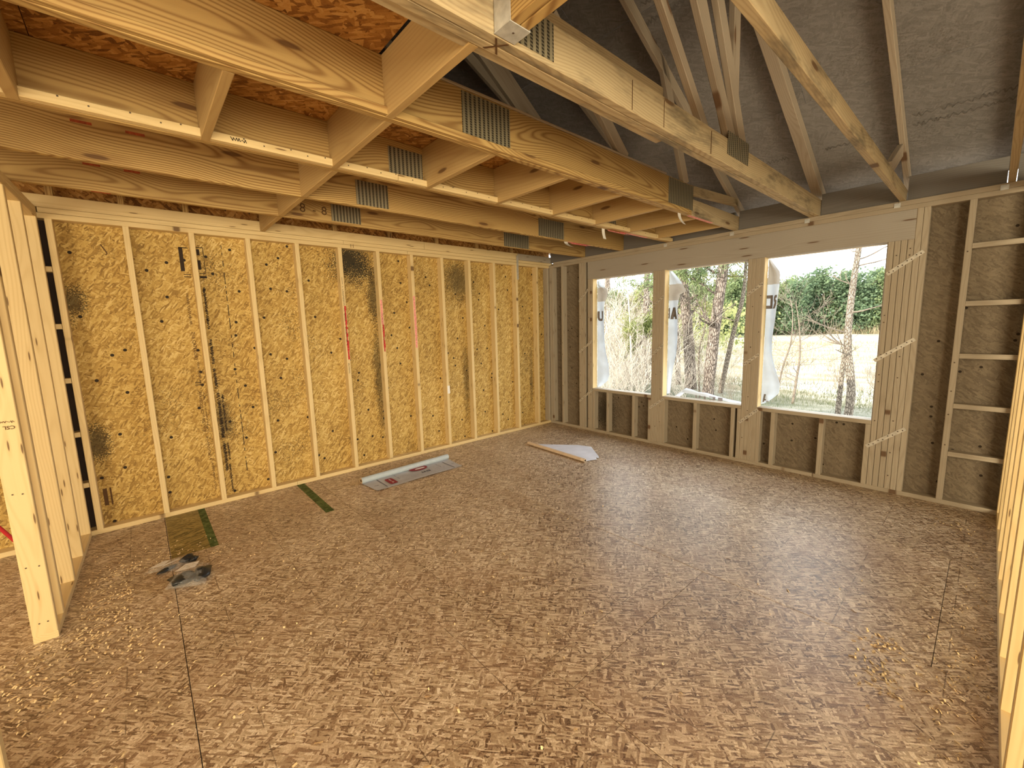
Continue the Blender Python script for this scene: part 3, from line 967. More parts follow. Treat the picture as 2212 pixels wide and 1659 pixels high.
WRAP = fabric('house_wrap', (0.78, 0.84, 0.90))
WRAP_TAN = fabric('house_wrap_seam', (0.64, 0.62, 0.59))
WRAP_INK = fabric('house_wrap_print', (0.27, 0.24, 0.23), trans=0.3)
SHEET_GREY = fabric('grey_membrane', (0.50, 0.51, 0.54), trans=0.0)
TUBE_GREY = mat_plain('grey_roll', (0.44, 0.50, 0.54), 0.35, var=0.06)
CARD = mat_plain('cardboard_core', (0.50, 0.36, 0.22), 0.8)
LOGO = mat_plain('dark_red_print', (0.26, 0.02, 0.035), 0.6)
GREYINK = mat_plain('grey_print', (0.12, 0.12, 0.15), 0.7)
PAPERW = fabric('paper_sheet', (0.80, 0.82, 0.90), trans=0.1)


def sheet(name, corners, nx, ny, zf, mat, parent, thick=0.001):
    """bilinear patch between four floor corners, height zf(u, v)"""
    a, b, c, d = [Vector((*p, 0)) for p in corners]
    vs_, fs = [], []
    for j in range(ny + 1):
        for i in range(nx + 1):
            u, v = i / nx, j / ny
            p = (a * (1 - u) + b * u) * (1 - v) + (d * (1 - u) + c * u) * v
            vs_.append((p.x, p.y, zf(u, v)))
    n = len(vs_)
    vs_ += [(p[0], p[1], p[2] - thick) for p in vs_]
    for j in range(ny):
        for i in range(nx):
            q = j * (nx + 1) + i
            f = (q, q + 1, q + nx + 2, q + nx + 1)
            fs.append(f)
            fs.append(tuple(n + k for k in reversed(f)))
    rim = [i for i in range(nx + 1)] + [(j + 1) * (nx + 1) - 1 for j in range(1, ny + 1)] + \
          [ny * (nx + 1) + i for i in range(nx - 1, -1, -1)] + [j * (nx + 1) for j in range(ny - 1, 0, -1)]
    for i in range(len(rim)):
        p, q = rim[i], rim[(i + 1) % len(rim)]
        fs.append((q, p, n + p, n + q))
    return mesh_obj(name, vs_, fs, mat, parent, smooth=False)


# roll of grey printed membrane, partly unrolled towards the room
roll = empty('membrane_roll', (-2.72, -0.5, 0), 'grey printed membrane partly unrolled from its silver-grey roll beside the stud wall', 'roll')
RA, RB = Vector((-3.225, -0.432, 0.031)), Vector((-2.175, -0.385, 0.031))
rd = (RB - RA).normalized()
v, f = tube_data([RA, RA.lerp(RB, 0.5), RB], 0.030, 24, cap=False)
mesh_obj('roll', v, f, TUBE_GREY, roll, smooth=True)
for e, s in ((RA, -1), (RB, 1)):
    v, f = tube_data([e + rd * s * 0.0005, e - rd * s * 0.05], [0.0297, 0.0297], 24)
    mesh_obj('roll_end', v, f, CARD, roll)
    v, f = tube_data([e + rd * s * 0.001, e - rd * s * 0.03], [0.014, 0.014], 16)
    mesh_obj('core_hole', v, f, INK, roll)
sh = sheet('unrolled_sheet', [(-3.222, -0.44), (-2.178, -0.395), (-2.205, -0.725), (-3.195, -0.735)], 24, 8,
           lambda u, w: 0.004 + 0.022 * max(0, w - 0.55) ** 2 * 4 * 0.25 + 0.002 * math.sin(9 * u + 3 * w), SHEET_GREY, roll)


def flat_print(name, parent, x0, x1, y0, y1, z, mat, n=1):
    bx(name, parent, (x0, x1), (y0, y1), (z, z + 0.0008), mat, 0.0001)


def zs(y):
    w = (abs(y) - 0.42) / 0.31
    return 0.0062 + 0.0055 * 4 * max(0, w - 0.55) ** 2 + 0.0015


for x in (-3.08, -2.30):
    flat_print('print_line', sh, x, x + 0.008, -0.71, -0.46, 0.0075, GREYINK)


def ellipse_plate(name, parent, cx, cy, rx, ry, z, mat, a0=0, a1=2 * math.pi, n=28, power=2.0):
    vs_ = []
    for i in range(n):
        t = a0 + (a1 - a0) * i / (n - 1 if a1 - a0 < 6.28 else n)
        ct, st = math.cos(t), math.sin(t)
        vs_.append((cx + rx * math.copysign(abs(ct) ** (2 / power), ct), cy + ry * math.copysign(abs(st) ** (2 / power), st), z))
    return mesh_obj(name, vs_, [tuple(range(n))], mat, parent)


ellipse_plate('printed_badge', sh, -2.985, -0.60, 0.040, 0.085, 0.0095, LOGO, power=6)
scribble('badge_text', sh, (-2.995, -0.54, 0.0098), (0, -1, 0), (1, 0, 0), 0.115, 0.022, PAPER, 9, 0.014, 0.0022)
ellipse_plate('printed_badge', sh, -2.60, -0.455, 0.105, 0.070, 0.0096, LOGO)
ellipse_plate('badge_stripe', sh, -2.585, -0.467, 0.060, 0.018, 0.0101, PAPER)
text_obj('print_text', sh, 'ENT', 0.06, (-2.53, -0.575, 0.0094), (-1, 0.02, 0), (0, -1, 0), GREYINK, 0.0008)
scribble('print_text', sh, (-2.40, -0.47, 0.0085), (0, -1, 0), (1, 0, 0), 0.13, 0.016, GREYINK, 11)
scribble('print_text', sh, (-2.90, -0.47, 0.0085), (0, -1, 0), (1, 0, 0), 0.13, 0.016, GREYINK, 12)
scribble('print_text', sh, (-2.26, -0.60, 0.0105), (1, 0, 0), (0, 1, 0), 0.05, 0.02, GREYINK, 13)
scribble('print_text', sh, (-3.17, -0.63, 0.0105), (1, 0, 0), (0, 1, 0), 0.05, 0.02, GREYINK, 14)
# print pattern of small dashes
vs_, fs = [], []
for i in range(420):
    x, y = rng.uniform(-2.86, -2.34), rng.uniform(-0.70, -0.52)
    if rng.random() < 0.35:
        x, y = rng.uniform(-3.05, -2.4), rng.uniform(-0.72, -0.50)
    a = rng.uniform(-0.5, 0.5)
    dx, dy = 0.009 * math.cos(a), 0.009 * math.sin(a)
    k = len(vs_)
    vs_ += [(x - dx, y - dy, 0.0088), (x + dx, y + dy, 0.0088), (x + dx - dy * .2, y + dy + dx * .2, 0.0088), (x - dx - dy * .2, y - dy + dx * .2, 0.0088)]
    fs.append((k, k + 1, k + 2, k + 3))
pd = mesh_obj('print_pattern', vs_, fs, mat_plain('faint_print', (0.36, 0.37, 0.42), 0.7), sh)
pd['kind'] = 'stuff'

# white paper with a thin tube
pr_ = empty('paper_roll', (-1.0, -1.2, 0), 'white paper sheet rolled onto a thin tan tube lying on the floor near the windows', 'roll')
PA_, PB_ = Vector((-1.105, -0.64, 0.022)), Vector((-1.165, -1.615, 0.022))
v, f = tube_data([PA_, PB_], 0.020, 20, cap=False)
mesh_obj('tube', v, f, mat_plain('tan_tube', (0.66, 0.52, 0.38), 0.6, var=0.06), pr_, smooth=True)
v, f = tube_data([PB_ + Vector((0, 0.05, 0)), PB_ + Vector((0, -0.001, 0))], 0.0195, 20)
mesh_obj('tube_end', v, f, mat_plain('pale_tube_end', (0.75, 0.62, 0.48), 0.7), pr_)
v, f = tube_data([PB_ + Vector((0, 0.03, 0)), PB_ + Vector((0, -0.002, 0))], 0.0125, 16)
mesh_obj('tube_hole', v, f, INK, pr_)
pts = [(-1.10, -0.635), (-0.72, -1.145), (-0.665, -1.31), (-0.90, -1.60), (-0.955, -1.645), (-0.95, -1.60), (-1.005, -1.655), (-1.15, -1.60)]
vs_ = [(x, y, 0.006 if i not in (1, 2) else 0.012) for i, (x, y) in enumerate(pts)]
n = len(vs_)
mid = (-0.97, -1.30, 0.014)
vs_ += [mid] + [(x, y, z - 0.001) for x, y, z in vs_]
fs = [(i, n, (i + 1) % n) for i in range(n)] + [tuple(range(n + 1, 2 * n + 1))]
fs += [(i, (i + 1) % n, n + 1 + (i + 1) % n, n + 1 + i) for i in range(n)]
mesh_obj('paper_sheet', vs_, fs, PAPERW, pr_)


# clear plastic bags with black hardware
def clear_plastic():
    g = NT('clear_plastic_film')
    g.done((0.9, 0.88, 0.85, 1), 0.18, 0, 0.6)
    co, rnd, raw = g.objco()
    g.bump(g.noise(co, 25, 4), 0.9, 0.01)
    tr = g.n('ShaderNodeBsdfTransparent')
    mx = g.n('ShaderNodeMixShader')
    mx.inputs[0].default_value = 0.14
    g.t.links.new(tr.outputs[0], mx.inputs[1])
    g.t.links.new(g.bsdf.outputs[0], mx.inputs[2])
    g.t.links.new(mx.outputs[0], g.out.inputs[0])
    return g.m


FILM = clear_plastic()
BLACKP = mat_plain('black_plastic', (0.018, 0.02, 0.022), 0.35, var=0.2, spec=0.5)


def blob(name, parent, c, r, mat, seed, squash=0.5, lump=0.35, rot=0.0):
    rs = np.random.default_rng(seed)
    nu, nv = 14, 8
    vs_, fs = [], []
    ph = rs.uniform(0, 6, 6)
    for j in range(nv + 1):
        th = math.pi * j / nv
        for i in range(nu):
            a = 2 * math.pi * i / nu
            k = 1 + lump * (math.sin(3 * a + ph[0] + 2 * th) * 0.5 + math.sin(5 * a + ph[1]) * 0.3 + math.sin(4 * th + ph[2] + a) * 0.4)
            x, y = r[0] * k * math.sin(th) * math.cos(a), r[1] * k * math.sin(th) * math.sin(a)
            z = c[2] + r[2] * math.cos(th) * (1 + 0.3 * math.sin(2 * a + ph[3]))
            vs_.append((c[0] + x * math.cos(rot) - y * math.sin(rot), c[1] + x * math.sin(rot) + y * math.cos(rot), max(z, 0.003)))
    for j in range(nv):
        for i in range(nu):
            l = (i + 1) % nu
            fs.append((j * nu + i, j * nu + l, (j + 1) * nu + l, (j + 1) * nu + i))
    return mesh_obj(name, vs_, fs, mat, parent, smooth=True)


def film_bag(name, parent, corners, height, seed):
    rs = np.random.default_rng(seed)
    a, b, c, d = [Vector((*p, 0)) for p in corners]
    N = 12
    vs_, fs = [], []
    for side in (1, 0):
        for j in range(N + 1):
            for i in range(N + 1):
                u, v = i / N, j / N
                p = (a * (1 - u) + b * u) * (1 - v) + (d * (1 - u) + c * u) * v
                e = (math.sin(math.pi * u) * math.sin(math.pi * v)) ** 0.5 if 0 < u < 1 and 0 < v < 1 else 0.0
                z = 0.003 + (height * e * (0.75 + 0.5 * rs.random()) + 0.010 * rs.random() if side else 0.0)
                vs_.append((p.x, p.y, z))
    n = (N + 1) ** 2
    for j in range(N):
        for i in range(N):
            q = j * (N + 1) + i
            f = (q, q + 1, q + N + 2, q + N + 1)
            fs.append(f)
            fs.append(tuple(n + k for k in reversed(f)))
    return mesh_obj(name, vs_, fs, FILM, parent, smooth=True)


bag = empty('hardware_bag', (-4.66, -1.27, 0), 'clear plastic bag of two black fittings with a torn white label, lying nearer', 'bag')
film_bag('plastic_film', bag, [(-4.79, -1.31), (-4.60, -1.42), (-4.545, -1.14), (-4.70, -1.10)], 0.052, 2)
blob('black_fitting', bag, (-4.70, -1.27, 0.020), (0.066, 0.07, 0.026), BLACKP, 4, rot=0.4)
blob('black_fitting', bag, (-4.60, -1.28, 0.022), (0.044, 0.085, 0.028), BLACKP, 5, rot=-0.2)
mesh_obj('paper_label', [(-4.735, -1.21, 0.050), (-4.63, -1.24, 0.056), (-4.60, -1.16, 0.052), (-4.67, -1.14, 0.050), (-4.70, -1.17, 0.050)],
         [(0, 1, 2, 3, 4)], PAPER, bag)
bag2 = empty('hardware_bag', (-4.74, -1.02, 0), 'clear plastic bag of black clips with white paper strips, lying behind the other bag', 'bag')
film_bag('plastic_film', bag2, [(-4.90, -0.98), (-4.735, -1.085), (-4.60, -1.0), (-4.64, -0.93)], 0.030, 3)
blob('black_clip', bag2, (-4.655, -0.995, 0.020), (0.044, 0.032, 0.022), BLACKP, 7, rot=0.5)
blob('black_clip', bag2, (-4.625, -1.02, 0.018), (0.026, 0.022, 0.018), BLACKP, 9, rot=0.2)
blob('black_strip', bag2, (-4.765, -1.045, 0.012), (0.065, 0.018, 0.011), BLACKP, 8, lump=0.1, rot=0.55)
mesh_obj('paper_strip', [(-4.86, -0.99, 0.026), (-4.79, -1.015, 0.030), (-4.74, -0.965, 0.034), (-4.785, -0.945, 0.030)], [(0, 1, 2, 3)], PAPER, bag2)
mesh_obj('paper_strip', [(-4.79, -1.03, 0.030), (-4.70, -1.0, 0.034), (-4.695, -0.985, 0.034), (-4.78, -1.008, 0.032)], [(0, 1, 2, 3)], PAPER, bag2)

# red water pipe in the side room, seen past the doorway stud
PIPE = mat_plain('red_pipe', (0.50, 0.03, 0.035), 0.35, var=0.05)
curve = []
for i in range(25):
    t = i / 24
    curve.append((-5.86 + 0.40 * t + 0.10 * math.sin(t * 3.0), -0.42 + 0.22 * t, 0.012 + 0.95 * (1 - t) ** 1.6))
v, f = tube_data(curve, 0.011, 10)
pp = mesh_obj('water_pipe', v, f, PIPE, None, smooth=True)
tag(pp, 'red plastic water pipe curving to the floor behind the doorway stud', 'pipe')

# wood shavings
SHAV = mat_plain('wood_shaving', (0.78, 0.60, 0.34), 0.8, var=0.25, scale=5)


def shavings(name, label, spots):
    vs_, fs = [], []
    for (cx, cy, sx, sy, n, size) in spots:
        for i in range(n):
            x, y = rng.gauss(cx, sx), rng.gauss(cy, sy)
            if x < -5.16 and -1.45 < y or y < -4.62 or x > -0.02 or y > -0.01:
                continue
            if -4.93 < x < -4.53 and -1.46 < y < -0.90 or -3.26 < x < -2.14 and -0.76 < y < -0.36:
                continue
            a = rng.uniform(0, math.pi)
            l, w_ = size * rng.uniform(0.5, 1.5), size * rng.uniform(0.2, 0.5)
            ca, sa = math.cos(a), math.sin(a)
            h = rng.uniform(0.001, 0.007)
            k = len(vs_)
            for (p, q, z) in ((-l, -w_, 0.001), (0, -w_, h), (l, -w_, 0.0015), (l, w_, 0.003), (0, w_, h + 0.002), (-l, w_, 0.002)):
                vs_.append((x + p * ca - q * sa, y + p * sa + q * ca, z))
            fs += [(k, k + 1, k + 4, k + 5), (k + 1, k + 2, k + 3, k + 4)]
    o = mesh_obj(name, vs_, fs, SHAV)
    return tag(o, label, 'shavings', kind='stuff')


shavings('wood_shavings', 'pale wood shavings scattered on the floor around the plastic bags and doorway stud',
         [(-4.98, -1.25, 0.16, 0.30, 620, 0.008), (-4.80, -1.05, 0.2, 0.2, 260, 0.007), (-5.3, -1.75, 0.25, 0.25, 420, 0.009), (-4.9, -2.0, 0.4, 0.5, 120, 0.007),
          (-4.3, -1.6, 0.5, 0.6, 90, 0.007)])
shavings('wood_shavings', 'pale wood shavings scattered along the foot of the right stud wall',
         [(-2.4, -4.50, 0.35, 0.06, 160, 0.007), (-1.2, -4.55, 0.6, 0.04, 140, 0.006), (-2.28, -4.28, 0.06, 0.05, 40, 0.010), (-2.5, -4.30, 0.08, 0.05, 60, 0.010),
          (-0.45, -4.42, 0.05, 0.05, 25, 0.012)])
shavings('wood_splinters', 'loose wood splinters dotted over the open middle of the floor',
         [(-2.6, -2.3, 1.1, 1.0, 170, 0.007), (-3.4, -2.6, 0.8, 0.6, 60, 0.011)])

# ------------------------------------------------------------------ torn house wrap in the window openings
def wrap_flap(label, outline, yhinge, print_z, letters, depth=0.05, seam=None, curl=0.03):
    """outline: list of (z, y_free) from the top down; the flap is fastened along y = yhinge at the outside of the wall"""
    root = empty('house_wrap_flap', (0.105, yhinge, outline[-1][0]), label, 'house wrap', 'torn house wrap in the window openings')
    zsn = np.linspace(outline[0][0], outline[-1][0], 48)
    zo = np.array([p[0] for p in outline])[::-1]
    yo = np.array([p[1] for p in outline])[::-1]
    yf = np.interp(zsn, zo, yo)
    nu = 10

    def pt(u, k):
        y = yhinge + (yf[k] - yhinge) * u
        x = 0.106 + depth * u * (0.6 + 0.4 * math.sin(3.1 * zsn[k])) + curl * math.sin(u * 5 + zsn[k] * 4) * u
        return (x, y, zsn[k])

    vs_ = [pt(i / nu, k) for k in range(48) for i in range(nu + 1)]
    n = len(vs_)
    vs_ += [(x + 0.0006, y, z) for x, y, z in vs_]
    fs, idx = [], []
    for k in range(47):
        for i in range(nu):
            q = k * (nu + 1) + i
            f = (q, q + 1, q + nu + 2, q + nu + 1)
            fs += [f, tuple(n + j for j in reversed(f))]
            zc = (zsn[k] + zsn[k + 1]) / 2
            m = 1 if seam and seam[0] < zc < seam[1] else 0
            idx += [m, m]
    wr = mesh_obj('wrap', vs_, fs, WRAP, root, smooth=True, mats=[WRAP, WRAP_TAN], idx=idx)
    for polys, y0, z0, h, w_ in letters:
        for poly in polys:
            V, n2 = [], len(poly)
            for (a, b) in poly:
                y = y0 - a * w_
                z = z0 + b * h
                k = int(np.clip((zsn[0] - z) / (zsn[0] - zsn[-1]) * 47, 0, 47))
                u = min(max((y - yhinge) / (yf[k] - yhinge + 1e-6), 0), 1)
                p = pt(u, k)
                V.append((p[0] - 0.003, y, z))
            V2 = V + [(x - 0.0008, y, z) for x, y, z in V]
            F = [tuple(range(n2)), tuple(range(2 * n2 - 1, n2 - 1, -1))] + [(i, n2 + i, n2 + (i + 1) % n2, (i + 1) % n2) for i in range(n2)]
            mesh_obj('printed_letter', V2, F, WRAP_INK, wr)
    return root


def q(x0, x1, z0, z1):
    return [(x0, z0), (x1, z0), (x1, z1), (x0, z1)]


L_U = [q(0, .28, .35, 1), q(.72, 1, .35, 1), [(0, .35), (.28, .35), (.40, .22), (.60, .22), (.72, .35), (1, .35), (.85, .08), (.6, 0), (.4, 0), (.15, .08)]]
L_A = [[(0, 0), (.36, 0), (.70, 1), (.30, 1)], [(.70, 1), (.34, 1), (.64, 0), (1, 0)], q(.24, .76, .2, .40)]
L_I = [q(0, 1, 0, 1)]
# mirrored D and R, as the print is seen from behind; the D runs under the jamb and the R is cut by the torn edge
L_D = [q(.58, 1, 0, 1), q(0, .58, .76, 1), q(0, .58, 0, .24)]
L_R = [[(1, 1), (.55, 1), (.25, .85), (.22, .62), (.50, .45), (1, .42), (1, .62), (.72, .64), (.68, .74), (.78, .80), (1, .80)],
       [(1, .48), (.55, .48), (0, 0), (.62, 0), (1, .32)]]
wrap_flap('white house wrap flap with a printed U hanging in the window nearest the corner',
          [(2.11, -0.845), (2.05, -0.86), (2.0, -0.955), (1.93, -0.985), (1.86, -0.965), (1.80, -0.935), (1.60, -0.948), (1.3, -0.95), (1.13, -0.955), (0.95, -0.985),
           (0.80, -0.985), (0.72, -0.955), (0.66, -0.87), (0.63, -0.84)], -0.818, 1.66, [(L_U, -0.822, 1.56, 0.135, 0.11)], depth=0.03, seam=(1.82, 2.0))
wrap_flap('white house wrap flap with printed letters hanging in the middle window',
          [(2.125, -1.89), (2.05, -1.96), (1.98, -2.02), (1.87, -2.085), (1.862, -2.01), (1.70, -1.995), (1.45, -2.01), (1.30, -2.005), (1.15, -1.985), (0.95, -1.93), (0.78, -1.90), (0.64, -1.885)],
          -1.879, 1.66, [(L_A, -1.902, 1.555, 0.140, 0.10), (L_I, -1.881, 1.565, 0.125, 0.014)], depth=0.04, seam=(1.77, 1.96))
wrap_flap('white house wrap flap with mirrored letters hanging in the right window',
          [(2.125, -2.945), (2.06, -2.99), (1.99, -3.04), (1.88, -3.047), (1.70, -3.042), (1.52, -3.036), (1.35, -3.018), (1.17, -3.015), (1.02, -3.045), (0.86, -3.09), (0.76, -3.085),
           (0.68, -3.01), (0.64, -2.95)], -2.942, 1.66, [(L_D, -2.943, 1.630, 0.135, 0.055), (L_R, -3.003, 1.630, 0.135, 0.034),
                                                          (L_A, -2.955, 0.665, 0.085, 0.04)], depth=0.04, seam=(1.88, 2.12))
# loose fold lying on the middle sill
ls = empty('house_wrap_sheet', (0.13, -2.3, 0.62), 'crumpled white house wrap folded over the sill of the middle window', 'house wrap')
zt = [(-1.97, 0.615), (-2.02, 0.66), (-2.085, 0.725), (-2.16, 0.715), (-2.25, 0.695), (-2.35, 0.69), (-2.46, 0.665), (-2.58, 0.645), (-2.70, 0.628), (-2.74, 0.618)]
vs_, fs = [], []
for k, (y, z) in enumerate(zt):
    for j in range(5):
        t = j / 4
        vs_.append((0.112 + 0.09 * t + 0.012 * math.sin(k * 2.1 + j), y + 0.01 * math.sin(j + k), 0.60 + (z - 0.60) * math.sin(math.pi * (0.15 + 0.35 * t) * 1.4) if j < 4 else z - 0.03))
for k in range(len(zt) - 1):
    for j in range(4):
        a = k * 5 + j
        fs.append((a, a + 1, a + 6, a + 5))
wl = mesh_obj('wrap', vs_, fs, WRAP, ls, smooth=True)
for poly_set, y0, w_ in ((L_U, -2.24, 0.06), (L_I, -2.34, 0.02), (L_D, -2.40, 0.07), (L_I, -2.50, 0.05)):
    for poly in poly_set:
        V = [(0.108, y0 - a * w_, 0.622 + b * 0.04) for a, b in poly]
        mesh_obj('printed_letter', V, [tuple(range(len(V)))], WRAP_INK, wl)
#OUTSIDE
# ------------------------------------------------------------------ outside: ground, trees, field
GZ = -0.70


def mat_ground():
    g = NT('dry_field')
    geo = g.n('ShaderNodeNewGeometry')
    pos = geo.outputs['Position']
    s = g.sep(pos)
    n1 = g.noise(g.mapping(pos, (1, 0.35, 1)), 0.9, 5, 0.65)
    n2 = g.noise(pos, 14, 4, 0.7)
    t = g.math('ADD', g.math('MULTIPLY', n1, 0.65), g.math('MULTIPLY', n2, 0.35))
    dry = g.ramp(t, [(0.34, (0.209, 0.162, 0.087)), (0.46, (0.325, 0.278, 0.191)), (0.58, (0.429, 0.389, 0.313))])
    green = g.ramp(t, [(0.32, (0.046, 0.058, 0.035)), (0.50, (0.099, 0.110, 0.075)), (0.66, (0.174, 0.174, 0.133))])  # green grass near the house, its colour darkened for the house shade
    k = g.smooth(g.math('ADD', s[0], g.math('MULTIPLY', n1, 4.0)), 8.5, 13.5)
    bounce_soil = g.ramp(t, [(0.3, (0.34, 0.25, 0.17)), (0.65, (0.50, 0.39, 0.28))])  # unseen pale soil added by the wall to bounce light under the eave
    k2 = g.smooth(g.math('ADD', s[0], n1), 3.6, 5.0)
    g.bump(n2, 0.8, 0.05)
    return g.done(g.mix(k2, bounce_soil, g.mix(k, green, dry)), 0.95, 0, 0.1)


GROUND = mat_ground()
gx = np.concatenate([np.linspace(-40, 0, 6), np.linspace(2, 20, 19), np.linspace(24, 130, 20)])
gy = np.concatenate([np.linspace(-70, -14, 8), np.linspace(-12, 24, 37), np.linspace(28, 110, 14)])
vs_, fs = [], []
for y in gy:
    for x in gx:
        far = max(0, x - 18)
        z = GZ + 0.06 * math.sin(x * 0.9 + y * 0.4) * math.sin(y * 0.7) * min(1, max(0, x) / 3) + 0.004 * far
        vs_.append((x, y, z))
nx = len(gx)
for j in range(len(gy) - 1):
    for i in range(nx - 1):
        a = j * nx + i
        fs.append((a, a + 1, a + nx + 1, a + nx))
gr = mesh_obj('ground', vs_, fs, GROUND, None, smooth=True)
tag(gr, 'pale dry field and shaded grass outside the windows', 'ground', kind='structure')
fnd = empty('foundation', (-5.4, -4.4, GZ), 'grey foundation under the house', 'foundation', kind='structure')
bx('foundation_block', fnd, (-10.85, 0.08), (-8.95, 0.08), (GZ - 0.3, -0.062), mat_plain('concrete', (0.4, 0.39, 0.37), 0.9))


def mat_bark(name, c1, c2, sc=1.0):
    g = NT(name)
    tc = g.n('ShaderNodeTexCoord')
    co = tc.outputs['Object']
    v = g.voro(g.mapping(co, (26 * sc, 26 * sc, 7 * sc)), 1.0, '3D', 'DISTANCE_TO_EDGE')
    nz = g.noise(g.mapping(co, (20, 20, 5)), 1.0, 4)
    d = g.smooth(v.outputs['Distance'], 0.0, 0.22)
    t = g.math('ADD', g.math('MULTIPLY', d, 0.6), g.math('MULTIPLY', nz, 0.45))
    g.bump(t, 1.0, 0.03)
    return g.done(g.ramp(t, [(0.2, c1), (0.75, c2)]), 0.95, 0, 0.1)


BARK = mat_bark('pine_bark', (0.075, 0.055, 0.043), (0.32, 0.26, 0.21))
BARK2 = mat_bark('grey_bark', (0.13, 0.10, 0.075), (0.36, 0.30, 0.23), 1.6)
TWIG = mat_plain('bare_twig', (0.197, 0.157, 0.116), 0.9, var=0.3)
TWIG_PALE = mat_plain('pale_twig', (0.429, 0.383, 0.313), 0.9, var=0.25)


def leafmat(name, c1, c2):
    g = NT(name)
    co, rnd, raw = g.objco()
    nz = g.noise(co, 1.4, 4)
    c = g.ramp(nz, [(0.35, c1), (0.65, c2)])
    g.done(c, 0.8, 0, 0.15)
    tr = g.n('ShaderNodeBsdfTranslucent')
    g.put(tr.inputs[0], c)
    mx = g.n('ShaderNodeMixShader')
    mx.inputs[0].default_value = 0.4
    g.t.links.new(g.bsdf.outputs[0], mx.inputs[1])
    g.t.links.new(tr.outputs[0], mx.inputs[2])
    g.t.links.new(mx.outputs[0], g.out.inputs[0])
    return g.m


LEAVES = [leafmat('pine_green', (0.11, 0.155, 0.07), (0.28, 0.33, 0.15)), leafmat('yellow_green', (0.18, 0.21, 0.07), (0.36, 0.36, 0.15)),
          leafmat('deep_green', (0.085, 0.13, 0.075), (0.20, 0.265, 0.14))]


def rand_unit(rs, n):
    v = rs.normal(size=(n, 3))
    return v / np.linalg.norm(v, axis=1)[:, None]


def leaf_quads(centers, size, rs, aspect=1.0):
    n = len(centers)
    a = rand_unit(rs, n)
    b = np.cross(a, rand_unit(rs, n))
    b /= np.linalg.norm(b, axis=1)[:, None] + 1e-9
    s = size * rs.uniform(0.6, 1.3, n)[:, None]
    a, b = a * s * aspect, b * s
    V = np.stack([centers - a - b, centers + a - b, centers + a + b, centers - a + b], 1).reshape(-1, 3)
    F = np.arange(4 * n).reshape(-1, 4)
    return V.tolist(), [tuple(f) for f in F.tolist()]


def crown_mesh(name, h, w, n, size, seed, mat, low=0.1, shape='round'):
    rs = np.random.default_rng(seed)
    k = 40
    z = rs.uniform(low, 1.0, k)
    if shape == 'cone':
        rr = w * (1.05 - z) * 0.9
    else:
        rr = w * np.sqrt(np.clip(1 - (2 * (z - low) / (1 - low) - 1) ** 2, 0.05, 1))
    an = rs.uniform(0, 6.283, k)
    cl = np.stack([np.cos(an) * rr * rs.uniform(0.2, 0.8, k), np.sin(an) * rr * rs.uniform(0.2, 0.8, k), z * h * 0.92], 1)
    pick = rs.integers(0, k, n)
    C = cl[pick] + rs.normal(size=(n, 3)) * np.array([0.20 * w, 0.20 * w, 0.055 * h])
    C[:, 2] = np.clip(C[:, 2], 0.02 * h, h)
    V, F = leaf_quads(C, size, rs)
    me = bpy.data.meshes.new(name)
    me.from_pydata(V, [], F)
    me.materials.append(mat)
    return me


def trunk_mesh(name, h, r, mat, seed=0, lean=0.15, limbs=5):
    rs = random.Random(seed)
    parts = []
    pts = [(lean * rs.uniform(-1, 1) * t * 0.6, lean * rs.uniform(-1, 1) * t * 0.6, h * t) for t in np.linspace(0, 1, 7)]
    parts.append(tube_data(pts, [r * (1 - 0.75 * i / 6) for i in range(7)], 7))
    for k in range(limbs):
        t = rs.uniform(0.35, 0.95)
        a = rs.uniform(0, 6.28)
        p = Vector((0, 0, h * t))
        l = h * 0.25 * rs.uniform(0.5, 1.0)
        parts.append(tube_data([p, p + Vector((math.cos(a) * l * .6, math.sin(a) * l * .6, l * .25)), p + Vector((math.cos(a) * l, math.sin(a) * l, l * .6))],
                               [r * .3, r * .2, r * .06], 4))
    V, F = merge(parts)
    me = bpy.data.meshes.new(name)
    me.from_pydata([tuple(v) for v in V], [], F)
    me.materials.append(mat)
    return me


CROWNS = [[crown_mesh('crown', 8.0, 2.2, 4200, 0.085, 40 + 3 * i + k, m, 0.06, 'cone' if k == 1 else 'round') for k in range(3)] for i, m in enumerate(LEAVES)]
TRUNKS = [trunk_mesh('trunk', 6.5, 0.16, BARK, s) for s in range(3)]
FAR = 'trees of the tree line beyond the field'
KIND = ['mid-green bushy tree in the tree line beyond the field', 'yellow-green sunlit tree in the tree line beyond the field',  # the yellow kind carries sunlight in its leaf colour
        'dark green tree in the tree line beyond the field']


def far_tree(x, y, kind, sc, z=None):
    gz = GZ + 0.004 * max(0, x - 18)
    t = empty('field_tree', (x, y, gz), KIND[kind], 'tree', FAR)
    m = Matrix.Translation((x, y, gz)) @ Matrix.Rotation(rng.uniform(0, 6.28), 4, 'Z') @ Matrix.Diagonal((sc * rng.uniform(0.9, 1.25), sc * rng.uniform(0.9, 1.25), sc, 1))
    link('crown', CROWNS[kind][rng.randrange(3)], m, t)
    link('trunk', TRUNKS[rng.randrange(3)], m, t)


